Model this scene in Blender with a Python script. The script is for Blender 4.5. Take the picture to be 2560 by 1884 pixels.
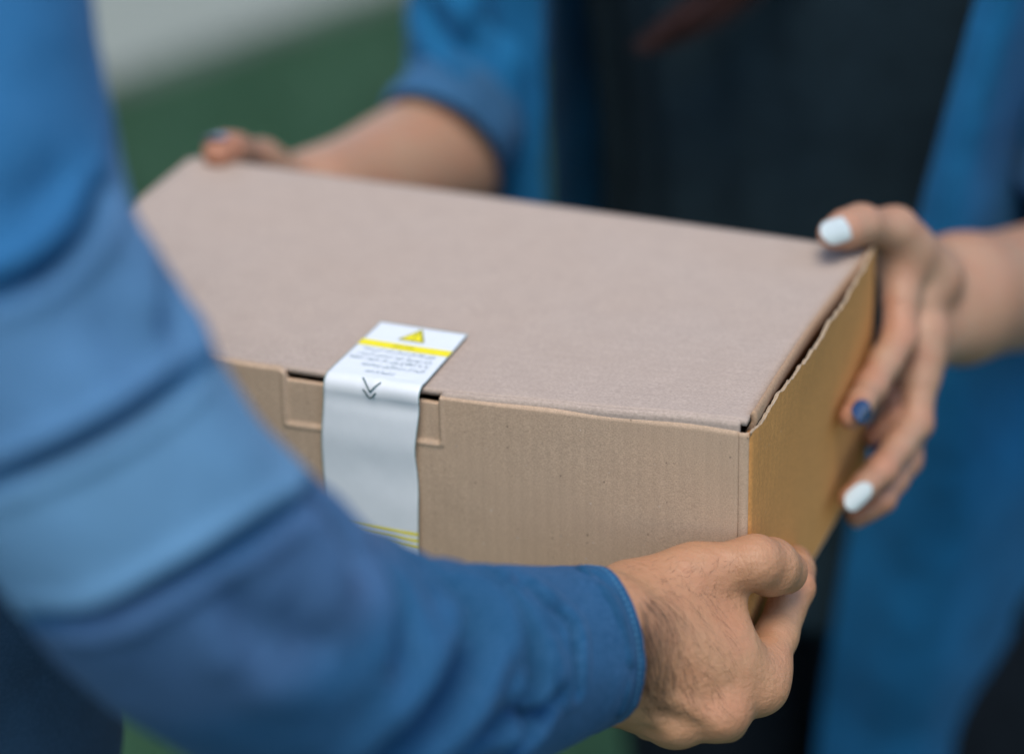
import bpy, bmesh, math, random
import numpy as np
from mathutils import Vector, Matrix
from mathutils.bvhtree import BVHTree

for o in list(bpy.data.objects):
    bpy.data.objects.remove(o, do_unlink=True)
SC = bpy.context.scene
COL = SC.collection
R = math.radians

# ------------------------------------------------------------------ camera
CAM = np.array([0.6949611, -1.0025982, 0.5365181])
RIGHT = np.array([0.9298329, 0.3670728, -0.0258539])
DOWN = np.array([0.1388111, -0.4149551, -0.8991906])
FWD = np.array([-0.3407966, 0.8325082, -0.4367926])
FPX = 6500.0
cam_data = bpy.data.cameras.new('camera')
cam = bpy.data.objects.new('camera', cam_data)
COL.objects.link(cam)
cam.matrix_world = Matrix(((RIGHT[0], -DOWN[0], -FWD[0], CAM[0]),
                           (RIGHT[1], -DOWN[1], -FWD[1], CAM[1]),
                           (RIGHT[2], -DOWN[2], -FWD[2], CAM[2]),
                           (0, 0, 0, 1)))
cam_data.sensor_width = 36.0
cam_data.sensor_fit = 'HORIZONTAL'
cam_data.lens = FPX / 2560 * 36.0
cam_data.clip_start = 0.05
cam_data.clip_end = 400
cam_data.dof.use_dof = True
cam_data.dof.focus_distance = 1.195
cam_data.dof.aperture_fstop = 2.3
cam_data.dof.aperture_blades = 0
SC.camera = cam

# ------------------------------------------------------------------ light
SUN_EL, SUN_AZ = R(66), R(163)           # azimuth measured from +Y towards +X
world = bpy.data.worlds.new('World'); SC.world = world
world.use_nodes = True
wn = world.node_tree
sky = wn.nodes.new('ShaderNodeTexSky'); sky.sky_type = 'NISHITA'; sky.sun_disc = False
sky.sun_elevation = SUN_EL; sky.sun_rotation = SUN_AZ
sky.air_density = 1.0; sky.dust_density = 1.2; sky.ozone_density = 1.0
wn.links.new(sky.outputs[0], wn.nodes['Background'].inputs[0])
wn.nodes['Background'].inputs[1].default_value = 0.15
sun_data = bpy.data.lights.new('sun', 'SUN'); sun_data.energy = 1.6
sun_data.angle = R(30); sun_data.color = (1.0, 0.90, 0.78)
sun = bpy.data.objects.new('sun', sun_data); COL.objects.link(sun)
sd = Vector((math.sin(SUN_AZ) * math.cos(SUN_EL), math.cos(SUN_AZ) * math.cos(SUN_EL), math.sin(SUN_EL)))
sun.rotation_euler = sd.to_track_quat('Z', 'Y').to_euler()
SC.view_settings.view_transform = 'Standard'
SC.view_settings.look = 'None'
SC.view_settings.gamma = 1.0
SC.view_settings.exposure = 0.62
SC.view_settings.use_curve_mapping = False
SC.render.engine = 'CYCLES'
SC.cycles.use_denoising = True
SC.cycles.max_bounces = 8

# ------------------------------------------------------------------ helpers
def at(x, y, d):
    return CAM + d * (FWD + RIGHT * (x - 1280) / FPX + DOWN * (y - 942) / FPX)

def onpl(x, y, ax, val):
    v = FWD + RIGHT * (x - 1280) / FPX + DOWN * (y - 942) / FPX
    return CAM + (val - CAM[ax]) / v[ax] * v

def V(*a): return np.array(a, float)

def nrm(v): return v / np.linalg.norm(v)

def tag(o, label=None, cat=None, group=None, kind=None):
    if label: o['label'] = label
    if cat: o['category'] = cat
    if group: o['group'] = group
    if kind: o['kind'] = kind
    return o

def empty(name, loc=(0, 0, 0)):
    o = bpy.data.objects.new(name, None); COL.objects.link(o); o.location = loc
    o.empty_display_size = 0.05
    bpy.context.view_layer.update()
    return o

def mesh_obj(name, verts, faces, mat, parent=None, smooth=True, attrs=None):
    me = bpy.data.meshes.new(name)
    me.from_pydata([tuple(map(float, v)) for v in verts], [], [tuple(int(i) for i in f) for f in faces])
    me.validate(); me.update()
    if smooth:
        me.polygons.foreach_set('use_smooth', [True] * len(me.polygons))
    if attrs:
        for k, a in attrs.items():
            at_ = me.attributes.new(k, 'FLOAT', 'POINT')
            at_.data.foreach_set('value', np.asarray(a, np.float32))
    o = bpy.data.objects.new(name, me); COL.objects.link(o)
    if mat is not None: me.materials.append(mat)
    if parent is not None:
        o.parent = parent
        o.matrix_parent_inverse = parent.matrix_world.inverted()
    return o

def grid_faces(nu, nv, cu=False, cv=False):
    f = []
    for i in range(nu if cu else nu - 1):
        for j in range(nv if cv else nv - 1):
            a = i * nv + j; b = ((i + 1) % nu) * nv + j
            c = ((i + 1) % nu) * nv + (j + 1) % nv; d = i * nv + (j + 1) % nv
            f.append((a, b, c, d))
    return f

def sheet(name, P, mat, parent=None, thick=0.0, offset=-1.0, bevel=0.0):
    """P: (nu,nv,3) grid of points -> mesh, optionally solidified"""
    nu, nv = P.shape[:2]
    o = mesh_obj(name, P.reshape(-1, 3), grid_faces(nu, nv), mat, parent)
    if thick:
        m = o.modifiers.new('solid', 'SOLIDIFY'); m.thickness = thick; m.offset = offset
        m.use_even_offset = True
    return o

# smooth value noise for geometry -----------------------------------------
_rng = np.random.default_rng(5)
_T = _rng.random((64, 64, 64))
def noise3(p):
    p = np.asarray(p, float)
    i = np.floor(p).astype(int); f = p - i; f = f * f * (3 - 2 * f)
    out = 0
    for a in (0, 1):
        for b in (0, 1):
            for c in (0, 1):
                w = (f[..., 0] if a else 1 - f[..., 0]) * (f[..., 1] if b else 1 - f[..., 1]) * (f[..., 2] if c else 1 - f[..., 2])
                out = out + w * _T[(i[..., 0] + a) % 64, (i[..., 1] + b) % 64, (i[..., 2] + c) % 64]
    return out * 2 - 1

def smooth(a, b, t):
    t = np.clip((t - a) / (b - a), 0, 1); return t * t * (3 - 2 * t)

# signed-distance modelling for bodies -------------------------------------
def smin(a, b, k):
    h = np.maximum(k - np.abs(a - b), 0.0) / k
    return np.minimum(a, b) - h * h * k * 0.25

def smax(a, b, k): return -smin(-a, -b, k)

def cone(p, a, b, r1, r2):
    ba = b - a; l2 = float(ba @ ba)
    if l2 < 1e-10: return np.linalg.norm(p - a, axis=-1) - max(r1, r2)
    rr = r1 - r2; a2 = max(l2 - rr * rr, 1e-12); il2 = 1.0 / l2
    pa = p - a
    y = pa @ ba; z = y - l2
    x2 = ((pa * l2 - ba * y[..., None]) ** 2).sum(-1)
    y2 = y * y * l2; z2 = z * z * l2
    k = np.sign(rr) * rr * rr * x2
    r = (np.sqrt(np.maximum(x2 * a2 * il2, 0)) + y * rr) * il2 - r1
    m1 = np.sign(z) * a2 * z2 > k
    m2 = np.sign(y) * a2 * y2 < k
    r = np.where(m2, np.sqrt(np.maximum(x2 + y2, 0)) * il2 - r1, r)
    r = np.where(m1, np.sqrt(np.maximum(x2 + z2, 0)) * il2 - r2, r)
    return r

def ell(p, c, ax, r):
    """ellipsoid approx: ax rows = axes, r radii"""
    q = (p - c) @ np.asarray(ax).T
    k0 = np.linalg.norm(q / r, axis=-1); k1 = np.linalg.norm(q / (np.asarray(r) ** 2), axis=-1)
    return k0 * (k0 - 1) / np.maximum(k1, 1e-9)

def surface_nets(fn, lo, hi, h):
    lo = np.asarray(lo, float); hi = np.asarray(hi, float)
    B = 6
    nb = np.ceil((hi - lo) / (h * B)).astype(int)
    n = nb * B + 1
    # coarse pass
    bi = np.stack(np.meshgrid(*[np.arange(k) for k in nb], indexing='ij'), -1).reshape(-1, 3)
    fc = fn(lo + (bi + 0.5) * B * h)
    act = np.abs(fc) < 0.5 * B * h * 1.75 * 1.35
    F = np.repeat(np.repeat(np.repeat(np.where(fc < 0, -1.0, 1.0).reshape(nb), B, 0), B, 1), B, 2)
    F = np.pad(F, ((0, 1), (0, 1), (0, 1)), mode='edge').astype(np.float32)
    off = np.stack(np.meshgrid(*[np.arange(B + 1)] * 3, indexing='ij'), -1).reshape(-1, 3)
    for s in range(0, act.sum(), 400):
        b = bi[act][s:s + 400]
        idx = (b[:, None, :] * B + off[None]).reshape(-1, 3)
        F[idx[:, 0], idx[:, 1], idx[:, 2]] = fn(lo + idx * h)
    ins = F < 0
    # cells
    c = np.zeros(tuple(n - 1), int)
    for a in (0, 1):
        for b in (0, 1):
            for d in (0, 1):
                c += ins[a:n[0] - 1 + a, b:n[1] - 1 + b, d:n[2] - 1 + d]
    mix = (c > 0) & (c < 8)
    ci = np.argwhere(mix)
    vid = np.full(mix.shape, -1); vid[mix] = np.arange(len(ci))
    acc = np.zeros((len(ci), 3)); cnt = np.zeros(len(ci))
    corners = [np.array(q) for q in ((0,0,0),(1,0,0),(0,1,0),(1,1,0),(0,0,1),(1,0,1),(0,1,1),(1,1,1))]
    for i in range(8):
        for j in range(i + 1, 8):
            if np.abs(corners[i] - corners[j]).sum() != 1: continue
            A = ci + corners[i]; Bc = ci + corners[j]
            fa = F[A[:, 0], A[:, 1], A[:, 2]]; fb = F[Bc[:, 0], Bc[:, 1], Bc[:, 2]]
            m = (fa < 0) != (fb < 0)
            t = np.where(m, fa / np.where(fa == fb, 1, fa - fb), 0)
            acc += np.where(m[:, None], A + t[:, None] * (Bc - A), 0); cnt += m
    verts = lo + acc / cnt[:, None] * h
    quads = []
    for ax in range(3):
        sl0 = [slice(None)] * 3; sl1 = [slice(None)] * 3
        sl0[ax] = slice(0, -1); sl1[ax] = slice(1, None)
        a = ins[tuple(sl0)]; b = ins[tuple(sl1)]
        e = np.argwhere(a != b)
        u, w = [(1, 2), (2, 0), (0, 1)][ax]
        ok = (e[:, u] > 0) & (e[:, w] > 0) & (e[:, u] < n[u] - 1) & (e[:, w] < n[w] - 1)
        e = e[ok]
        du = np.zeros(3, int); du[u] = 1
        dw = np.zeros(3, int); dw[w] = 1
        q = [e - du - dw, e - dw, e, e - du]
        ids = np.stack([vid[k[:, 0], k[:, 1], k[:, 2]] for k in q], 1)
        flip = ~a[tuple(e.T)]
        ids[flip] = ids[flip][:, ::-1]
        quads.append(ids)
    quads = np.concatenate(quads)
    quads = quads[(quads >= 0).all(1)]
    eps = h * 0.3
    for it in range(3):
        f0 = fn(verts)
        g = np.stack([(fn(verts + eps * np.eye(3)[k]) - fn(verts - eps * np.eye(3)[k])) / (2 * eps) for k in range(3)], 1)
        gn = np.maximum((g * g).sum(1), 0.2)
        verts = verts - np.clip(f0 / gn, -h, h)[:, None] * g
    return verts, quads

# ------------------------------------------------------------------ materials
class NT:
    def __init__(s, name):
        s.m = bpy.data.materials.new(name); s.m.use_nodes = True
        s.t = s.m.node_tree; s.n = s.t.nodes; s.p = s.n['Principled BSDF']
        s.out = s.n['Material Output']
    def add(s, typ, **kw):
        x = s.n.new(typ)
        for k, v in kw.items():
            if k in x.inputs: x.inputs[k].default_value = v
            else: setattr(x, k, v)
        return x
    def link(s, a, b): s.t.links.new(a, b)
    def coord(s, scale=(1, 1, 1), rot=(0, 0, 0)):
        c = s.add('ShaderNodeTexCoord'); mp = s.add('ShaderNodeMapping')
        mp.inputs['Scale'].default_value = scale; mp.inputs['Rotation'].default_value = rot
        s.link(c.outputs['Object'], mp.inputs[0]); return mp.outputs[0]
    def noise(s, co, scale, detail=4, rough=0.55):
        x = s.add('ShaderNodeTexNoise', Scale=scale, Detail=detail, Roughness=rough)
        s.link(co, x.inputs['Vector']); return x.outputs['Fac']
    def ramp(s, fac, stops, mode='LINEAR'):
        x = s.add('ShaderNodeValToRGB'); r = x.color_ramp; r.interpolation = mode
        while len(r.elements) < len(stops): r.elements.new(0.5)
        for e, (pos, c) in zip(r.elements, stops):
            e.position = pos; e.color = (c, c, c, 1) if isinstance(c, (int, float)) else (*c, 1)
        s.link(fac, x.inputs[0]); return x.outputs[0]
    def mix(s, fac, a, b, mode='MIX'):
        x = s.add('ShaderNodeMix'); x.data_type = 'RGBA'; x.blend_type = mode
        for sock, v in ((x.inputs[0], fac), (x.inputs[6], a), (x.inputs[7], b)):
            if isinstance(v, (int, float)): sock.default_value = v
            elif isinstance(v, tuple): sock.default_value = (*v, 1)
            else: s.link(v, sock)
        return x.outputs[2]
    def math(s, op, a, b=0.0, clamp=False):
        x = s.add('ShaderNodeMath'); x.operation = op; x.use_clamp = clamp
        for sock, v in ((x.inputs[0], a), (x.inputs[1], b)):
            if isinstance(v, (int, float)): sock.default_value = v
            else: s.link(v, sock)
        return x.outputs[0]
    def bump(s, h, strength=0.3, dist=0.001, normal=None):
        x = s.add('ShaderNodeBump'); x.inputs['Strength'].default_value = strength
        x.inputs['Distance'].default_value = dist
        s.link(h, x.inputs['Height'])
        if normal is not None: s.link(normal, x.inputs['Normal'])
        return x.outputs[0]
    def set(s, **kw):
        for k, v in kw.items():
            k = k.replace('_', ' ')
            sock = s.p.inputs[k]
            if isinstance(v, (int, float)): sock.default_value = v
            elif isinstance(v, tuple): sock.default_value = (*v, 1) if len(v) == 3 and sock.type == 'RGBA' else v
            else: s.link(v, sock)
        return s.m

def mat_cardboard(name, base, fibre_scale, flute_axis, flute=0.25, speck=1.0, con=1.0):
    m = NT(name)
    co = m.coord()
    fib = m.noise(m.coord(fibre_scale), 1.0, 5, 0.62)
    big = m.noise(co, 14, 4, 0.6)
    med = m.noise(co, 70, 4, 0.6)
    dk = tuple(c * (1 - 0.26 * con) for c in base); lt = tuple(min(1, c * (1 + 0.20 * con)) for c in base)
    c1 = m.mix(m.ramp(fib, [(0.3, 0.0), (0.7, 1.0)]), dk, lt)
    c1 = m.mix(m.math('MULTIPLY', m.ramp(med, [(0.4, 0.0), (0.75, 1.0)]), 0.36), c1, tuple(c * 0.78 for c in base))
    c1 = m.mix(m.math('MULTIPLY', m.ramp(big, [(0.35, 0.0), (0.7, 1.0)]), 0.25), c1, (base[0] * .9, base[1] * .84, base[2] * .78))
    # dark and pale specks of the recycled liner
    vo = m.add('ShaderNodeTexVoronoi', Scale=230.0)
    wob = m.add('ShaderNodeTexNoise', Scale=900.0, Detail=2.0); m.link(co, wob.inputs['Vector'])
    vadd = m.add('ShaderNodeVectorMath'); vadd.operation = 'MULTIPLY_ADD'; m.link(wob.outputs['Color'], vadd.inputs[0]); vadd.inputs[1].default_value = (0.0016, 0.0016, 0.0016); m.link(co, vadd.inputs[2])
    m.link(vadd.outputs[0], vo.inputs['Vector'])
    pick = m.add('ShaderNodeSeparateColor'); m.link(vo.outputs['Color'], pick.inputs[0])
    sp = m.math('MULTIPLY', m.ramp(vo.outputs['Distance'], [(0.08, 1.0), (0.17, 0.0)]), m.ramp(pick.outputs[0], [(0.80, 0.0), (0.92, 1.0)]))
    c1 = m.mix(m.math('MULTIPLY', sp, 0.75 * speck), c1, tuple(c * 0.3 for c in base))
    sp2 = m.math('MULTIPLY', m.ramp(vo.outputs['Distance'], [(0.06, 1.0), (0.15, 0.0)]), m.ramp(pick.outputs[1], [(0.90, 0.0), (0.96, 1.0)]))
    c1 = m.mix(m.math('MULTIPLY', sp2, 0.6 * speck), c1, (0.62, 0.55, 0.47))
    sc_ = m.noise(m.coord((9, 26, 40), (0.2, 0.5, 0.9)), 1.0, 6, 0.7)
    c1 = m.mix(m.math('MULTIPLY', m.ramp(sc_, [(0.60, 0.0), (0.72, 1.0)]), 0.09), c1, tuple(min(1, c * 1.35) for c in base))
    wv = m.add('ShaderNodeTexWave'); wv.wave_type = 'BANDS'; wv.bands_direction = flute_axis
    wv.inputs['Scale'].default_value = 48.0; wv.inputs['Distortion'].default_value = 0.6
    wv.inputs['Detail'].default_value = 1.0; wv.inputs['Detail Scale'].default_value = 0.6
    m.link(co, wv.inputs['Vector'])
    c1 = m.mix(m.math('MULTIPLY', m.ramp(wv.outputs['Fac'], [(0.0, 1.0), (0.35, 0.0)]), 0.11), c1, tuple(c * 0.7 for c in base))
    b = m.bump(wv.outputs['Fac'], flute, 0.0005)
    b = m.bump(m.noise(co, 620, 3, 0.6), 0.22, 0.0006, b)
    return m.set(Base_Color=c1, Roughness=0.78, Normal=b, Specular_IOR_Level=0.25)

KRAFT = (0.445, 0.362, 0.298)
CB_top = mat_cardboard('kraft_liner_lid_cool_light', KRAFT, (700, 1500, 900), 'Y', 0.10, 0.55)  # cool sky light on the lid is put into this greyer base
CB_front = mat_cardboard('kraft_liner_front_warm_light', (0.51, 0.372, 0.255), (1300, 1500, 2600), 'X', 0.14, 1.0, 1.3)  # same board, browned: warm light on the front is painted into the base
CB_side = mat_cardboard('kraft_liner_side_warm_light', (0.625, 0.298, 0.090), (900, 900, 600), 'Y', 0.18, 0.6)  # same board, oranger: less blue sky on this face, painted as colour
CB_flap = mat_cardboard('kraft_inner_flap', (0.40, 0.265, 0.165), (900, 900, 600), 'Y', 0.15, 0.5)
CB_edge = mat_cardboard('kraft_cut_edge', (0.44, 0.355, 0.26), (900, 900, 900), 'Z', 0.3, 0.2)

def mat_plain(name, col, rough=0.5, var=0.0, scale=60, bump=0.0, spec=0.4, **kw):
    m = NT(name); co = m.coord()
    n = m.noise(co, scale, 4)
    c = m.mix(m.ramp(n, [(0.3, 0.0), (0.7, 1.0)]), tuple(v * (1 - var) for v in col), tuple(min(1, v * (1 + var)) for v in col))
    a = dict(Base_Color=c, Roughness=rough, Specular_IOR_Level=spec)
    if bump: a['Normal'] = m.bump(n, bump, 0.001)
    a.update(kw)
    return m.set(**a)

PAPER = mat_plain('white_label_paper', (0.73, 0.775, 0.795), 0.42, 0.015, 200, 0.04, 0.4)
INK_YELLOW = mat_plain('yellow_print', (0.83, 0.72, 0.0), 0.45, 0.03, 200)
INK_DARK = mat_plain('dark_teal_print', (0.035, 0.10, 0.105), 0.5, 0.05, 200)
INK_TEXT = mat_plain('grey_print', (0.16, 0.24, 0.25), 0.5, 0.1, 300)
INK_OLIVE = mat_plain('olive_print', (0.30, 0.30, 0.02), 0.5, 0.05, 200)
INK_CUT = mat_plain('teal_label_edge', (0.22, 0.33, 0.31), 0.5, 0.05, 200)

# ------------------------------------------------------------------ ground
def mat_lawn():
    m = NT('mown_lawn'); co = m.coord()
    n1 = m.noise(co, 3.0, 5); n2 = m.noise(co, 60, 4)
    c = m.mix(n1, (0.012, 0.045, 0.022), (0.020, 0.068, 0.034))
    c = m.mix(m.math('MULTIPLY', n2, 0.5), c, (0.045, 0.095, 0.04))
    return m.set(Base_Color=c, Roughness=0.85, Normal=m.bump(n2, 0.6, 0.02), Specular_IOR_Level=0.2)
def mat_paving():
    m = NT('pale_paving'); co = m.coord()
    n1 = m.noise(co, 1.5, 5); n2 = m.noise(co, 90, 4)
    c = m.mix(n1, (0.19, 0.215, 0.17), (0.245, 0.27, 0.225))
    c = m.mix(m.math('MULTIPLY', n2, 0.3), c, (0.22, 0.23, 0.21))
    return m.set(Base_Color=c, Roughness=0.8, Normal=m.bump(n2, 0.2, 0.004))
GZ = -1.05
lawn_n = 41
gx = np.linspace(-1, 1, lawn_n); gx = np.sign(gx) * np.abs(gx) ** 2.2 * 90
P = np.array([[(x, y + 3, GZ) for y in gx] for x in gx])
lawn = sheet('lawn', P, mat_lawn()); tag(lawn, kind='structure')
# pale paved path beyond the lawn, left of the woman
e0 = V(-1.54, 3.22, 0); ed = nrm(V(0.36, 0.93, 0)); en = V(-ed[1], ed[0], 0)
pv = []
for z in (GZ - 0.02, GZ + 0.035):
    for s, t in ((-9, 0), (14, 0), (14, 6), (-9, 6)):
        q = e0 + ed * s + en * t; pv.append((q[0], q[1], z))
path = mesh_obj('paved_path', pv, [(0, 1, 5, 4), (1, 2, 6, 5), (2, 3, 7, 6), (3, 0, 4, 7), (4, 5, 6, 7)], mat_paving(), smooth=False)
tag(path, kind='structure')
# grass blades along the visible lawn
def grass():
    rng = np.random.default_rng(11); v = []; f = []
    n = 26000
    x = rng.uniform(-2.6, 0.9, n); y = rng.uniform(0.4, 4.6, n)
    for i in range(n):
        q = V(x[i], y[i], 0)
        if (q - e0) @ en > -0.02 + rng.exponential(0.10): continue
        h = rng.uniform(0.025, 0.06); a = rng.uniform(0, 6.28); w = rng.uniform(0.002, 0.004)
        dx, dy = math.cos(a), math.sin(a); l = rng.uniform(0.2, 0.8) * h
        k = len(v)
        v += [(x[i] - dy * w, y[i] + dx * w, GZ), (x[i] + dy * w, y[i] - dx * w, GZ), (x[i] + dx * l, y[i] + dy * l, GZ + h)]
        f.append((k, k + 1, k + 2))
    return v, f
gv, gf = grass()
g = mesh_obj('grass', gv, gf, mat_plain('grass_blade', (0.024, 0.080, 0.036), 0.6, 0.35, 8), smooth=False)
tag(g, 'short dark green grass of the lawn behind the woman', 'grass', kind='stuff')

# ------------------------------------------------------------------ parcel
BW, BD, BH = 0.40, 0.2226, 0.1268
box = empty('cardboard_box', (0.2, 0.11, -BH))
tag(box, 'brown corrugated cardboard parcel with white warning seal, held by both people', 'box')

def lidz(x, y):
    """height of the lid's top: slightly sprung open at the near right, dished in the middle"""
    u = x / BW; v = y / BD
    fr = -0.0048 + 0.0095 * smooth(0.55, 1.02, u) + 0.0012 * np.exp(-((u - 0.2) / 0.15) ** 2)
    bk = 0.0042 - 0.0050 * u
    w_ = np.clip(v, 0, 1) ** 0.8
    z = fr * (1 - w_) + bk * w_
    z = z - 0.0012 * np.sin(np.pi * u) * np.sin(np.pi * v) 
    return z + 0.0004 * noise3(np.stack([x * 18, y * 18, x * 0 + 3.3], -1))

def rim_front(x):          # y of the lid's front fold
    return 0.0035 + 0.0006 * noise3(np.stack([x * 30, x * 0 + 7, x * 0], -1))
def rim_right(y):          # x of the lid's right fold, bowed inwards
    return 0.3968 - 0.0026 * np.sin(np.pi * np.clip(y / BD, 0, 1)) ** 1.2

# lid top
nu, nv = 90, 60
U = np.linspace(0, 1, nu)[:, None] * np.ones(nv); Vv = np.linspace(0, 1, nv)[None] * np.ones((nu, 1))
Y = rim_front(U * BW) + Vv * (BD - rim_front(U * BW))
X = 0.001 + U * (rim_right(Y) - 0.001)
Z = lidz(X, Y)
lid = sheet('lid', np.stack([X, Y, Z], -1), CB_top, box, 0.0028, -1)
lid['label'] = 'flat kraft lid slightly sprung open at the near right corner'
# front tuck flap: rolls over the front fold and drops inside
s = np.linspace(0, 1, 16)
def roll(edge, nrmdir, zt, x0, down=0.03, r=0.0030):
    """profile following a quarter turn then straight down"""
    out = []
    for t in np.r_[np.linspace(0, math.pi / 2, 9), [2.0, 2.6]]:
        if t <= math.pi / 2: out.append((r * math.sin(t), -r * (1 - math.cos(t))))
        else: out.append((r, -r - (t - math.pi / 2) * down))
    return np.array(out)
pr_ = roll(0, 0, 0, 0)
for xa, xb, nn_ in ((0.004, 0.1655, 50), (0.2478, BW - 0.006, 60)):
    xs = np.linspace(xa, xb, nn_)
    P = np.zeros((len(xs), len(pr_), 3))
    for i, x in enumerate(xs):
        y0 = float(rim_front(np.array(x))); z0 = float(lidz(np.array(x), np.array(y0)))
        w = 0.0002 * math.sin(x * 90)
        P[i, :, 0] = x; P[i, :, 1] = y0 - pr_[:, 0] * 0.75 + w; P[i, :, 2] = z0 + pr_[:, 1] - 0.00005
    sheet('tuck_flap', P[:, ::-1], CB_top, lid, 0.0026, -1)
# right and left dust flaps of the lid
ys = np.linspace(0.009, BD - 0.002, 80)
P = np.zeros((len(ys), len(pr_), 3))
for i, y in enumerate(ys):
    x0 = float(rim_right(np.array(y))); z0 = float(lidz(np.array(x0), np.array(y)))
    lean = 0.0 + 0.0006 * math.sin(y * 60)
    P[i, :, 0] = x0 + pr_[:, 0] * 0.22 - 0.55 * np.maximum(-pr_[:, 1] - 0.0028, 0) + lean * pr_[:, 1] * 4; P[i, :, 1] = y; P[i, :, 2] = z0 + pr_[:, 1] * 1.1 - 0.00005
sheet('dust_flap', P, CB_flap, lid, 0.0026, -1)
P2 = P.copy(); P2[:, :, 0] = 0.0012 + (P[:, :, 0] - P[:, :1, 0]) * 0.05
for i, y in enumerate(ys):
    P2[i, :, 2] = float(lidz(np.array(0.001), np.array(y))) + pr_[:, 1] - 0.00005
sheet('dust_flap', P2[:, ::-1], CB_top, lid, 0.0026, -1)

# front panel with the slotted tab window either side of the label
TX0, TX1, TZ = 0.1665, 0.2468, -0.0315
nx, nz = 260, 90
zs = np.r_[np.linspace(-BH, -0.04, 34), np.linspace(-0.039, -0.004, 36), np.linspace(-0.0035, 0, 20)]
xs = np.unique(np.r_[np.linspace(0.0, BW - 0.0060, 200), np.linspace(TX0 - 0.004, TX0 + 0.004, 24), np.linspace(TX1 - 0.004, TX1 + 0.004, 24)])
X, Z = np.meshgrid(xs, zs, indexing='ij')
tz = TZ + (X - TX0) * 0.03
inx = smooth(TX0 - .0006, TX0 + .0008, X + 0.0006 * noise3(np.stack([X * 0, X * 0 + 2, Z * 200], -1))) * (1 - smooth(TX1 - .0008, TX1 + .0006, X))
inz = smooth(tz - .0007, tz + .0007, Z)
rec = inx * inz
rim = np.exp(-((X - TX0 + .0014) / .0011) ** 2) * smooth(tz - .003, tz, Z) + np.exp(-((X - TX1 - .0014) / .0011) ** 2) * smooth(tz - .003, tz, Z) \
    + np.exp(-((Z - tz + .0014) / .0011) ** 2) * smooth(TX0 - .003, TX0, X) * (1 - smooth(TX1, TX1 + .003, X))
Yf = 0.0010 * rec - 0.0006 * rim + 0.00025 * noise3(np.stack([X * 25, X * 0, Z * 25], -1)) + 0.0011 * np.sin(np.pi * X / BW) * np.sin(np.pi * (Z + BH) / BH) * -1
# rounded roll-over top edge, dipping where the tab is cut
rtop = 0.0032
tt = np.clip((Z + rtop) / rtop, 0, 1)
Yf = Yf + rtop * (1 - np.sqrt(np.maximum(1 - tt * tt, 0))) * 0.9
ztop = -0.0052 + 0.0056 * smooth(0.24, 0.40, X) - 0.0046 * inx + 0.0018 * smooth(TX0, TX0 - 0.004, X) + 0.0004 * noise3(np.stack([X * 40, X * 0 + 9, X * 0], -1))
Zf = Z + ztop * np.exp(Z / 0.01)
Pf = np.stack([X, Yf, Zf], -1)
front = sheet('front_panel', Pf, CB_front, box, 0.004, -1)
front['label'] = 'front panel with a rectangular tab slot behind the seal'
# dents and scuffs are small raised flecks of torn liner near the slot
# back and left panels, base
def slab(name, lo, hi, mat, parent):
    bm = bmesh.new(); bmesh.ops.create_cube(bm, size=1.0)
    for v in bm.verts:
        v.co = Vector([lo[k] + (v.co[k] + 0.5) * (hi[k] - lo[k]) for k in range(3)])
    bmesh.ops.bevel(bm, geom=bm.edges[:], offset=0.0008, segments=2, affect='EDGES')
    me = bpy.data.meshes.new(name); bm.to_mesh(me); bm.free(); me.materials.append(mat)
    o = bpy.data.objects.new(name, me); COL.objects.link(o); o.parent = parent
    o.matrix_parent_inverse = parent.matrix_world.inverted(); return o
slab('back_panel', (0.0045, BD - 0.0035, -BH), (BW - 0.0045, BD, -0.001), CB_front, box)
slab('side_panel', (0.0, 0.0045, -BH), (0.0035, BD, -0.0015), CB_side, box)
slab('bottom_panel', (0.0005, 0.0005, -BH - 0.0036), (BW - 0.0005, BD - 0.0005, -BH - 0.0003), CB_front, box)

# right side panel: wraps the near corner with a soft fold, torn corrugated top edge
def tear(y):
    y = np.asarray(y, float)
    q = lambda s, o, a: a * noise3(np.stack([y * s, y * 0 + o, y * 0], -1))
    return q(60, 1, 0.0015) + q(190, 4, 0.0014) + q(600, 8, 0.0008)
cr = 0.0042
prof = [(0.3972 - 0.0005, 0.0050), (0.3970, 0.0018)]
for t in np.linspace(0.75, math.pi / 2, 9):
    prof.append((BW - cr + cr * math.sin(t) + 0.0, 0.0003 + cr - cr * math.cos(t)))
for y in np.linspace(0.006, BD, 120): prof.append((BW, y))
prof = np.array(prof[2:])
zl = np.r_[np.linspace(-BH, -0.02, 24), np.linspace(-0.018, 0, 14)]
def side_surface(inner):
    out = np.zeros((len(prof), len(zl), 3))
    for i, (x, y) in enumerate(prof):
        ztop = -0.0005 + 0.004 * smooth(0.0, 0.05, np.array(y)) + float(tear(y)) * smooth(0.004, 0.02, np.array(y)) - (0.0007 + 0.0006 * float(noise3(V(y * 300, 3, 9)))) * inner
        f = np.clip((zl + BH) / BH, 0, 1)
        bul = (0.0052 * math.sin(math.pi * min(max((y - 0.004) / BD, 0), 1)) ** 0.8 + 0.0006 * noise3(np.stack([0 * zl + y * 50, zl * 30, 0 * zl], -1)) * (y > 0.006))
        out[i, :, 0] = x + bul * f ** 3 - inner * 0.0020
        out[i, :, 1] = y + inner * (0.0034 if y < 0.0045 else 0.0)
        out[i, :, 2] = -BH + (zl + BH) / BH * (BH + ztop)
    return out
cf = []
for x in np.linspace(BW - 0.0055, BW - cr, 4)[:-1]: cf.append((x, 0.0006))
for t in np.linspace(0, 1.0, 6): cf.append((BW - cr + cr * math.sin(t), 0.0006 + cr - cr * math.cos(t)))
cf = np.array(cf); zc = np.linspace(-BH, -0.0006, 60)
P = np.zeros((len(cf), len(zc), 3))
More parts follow.
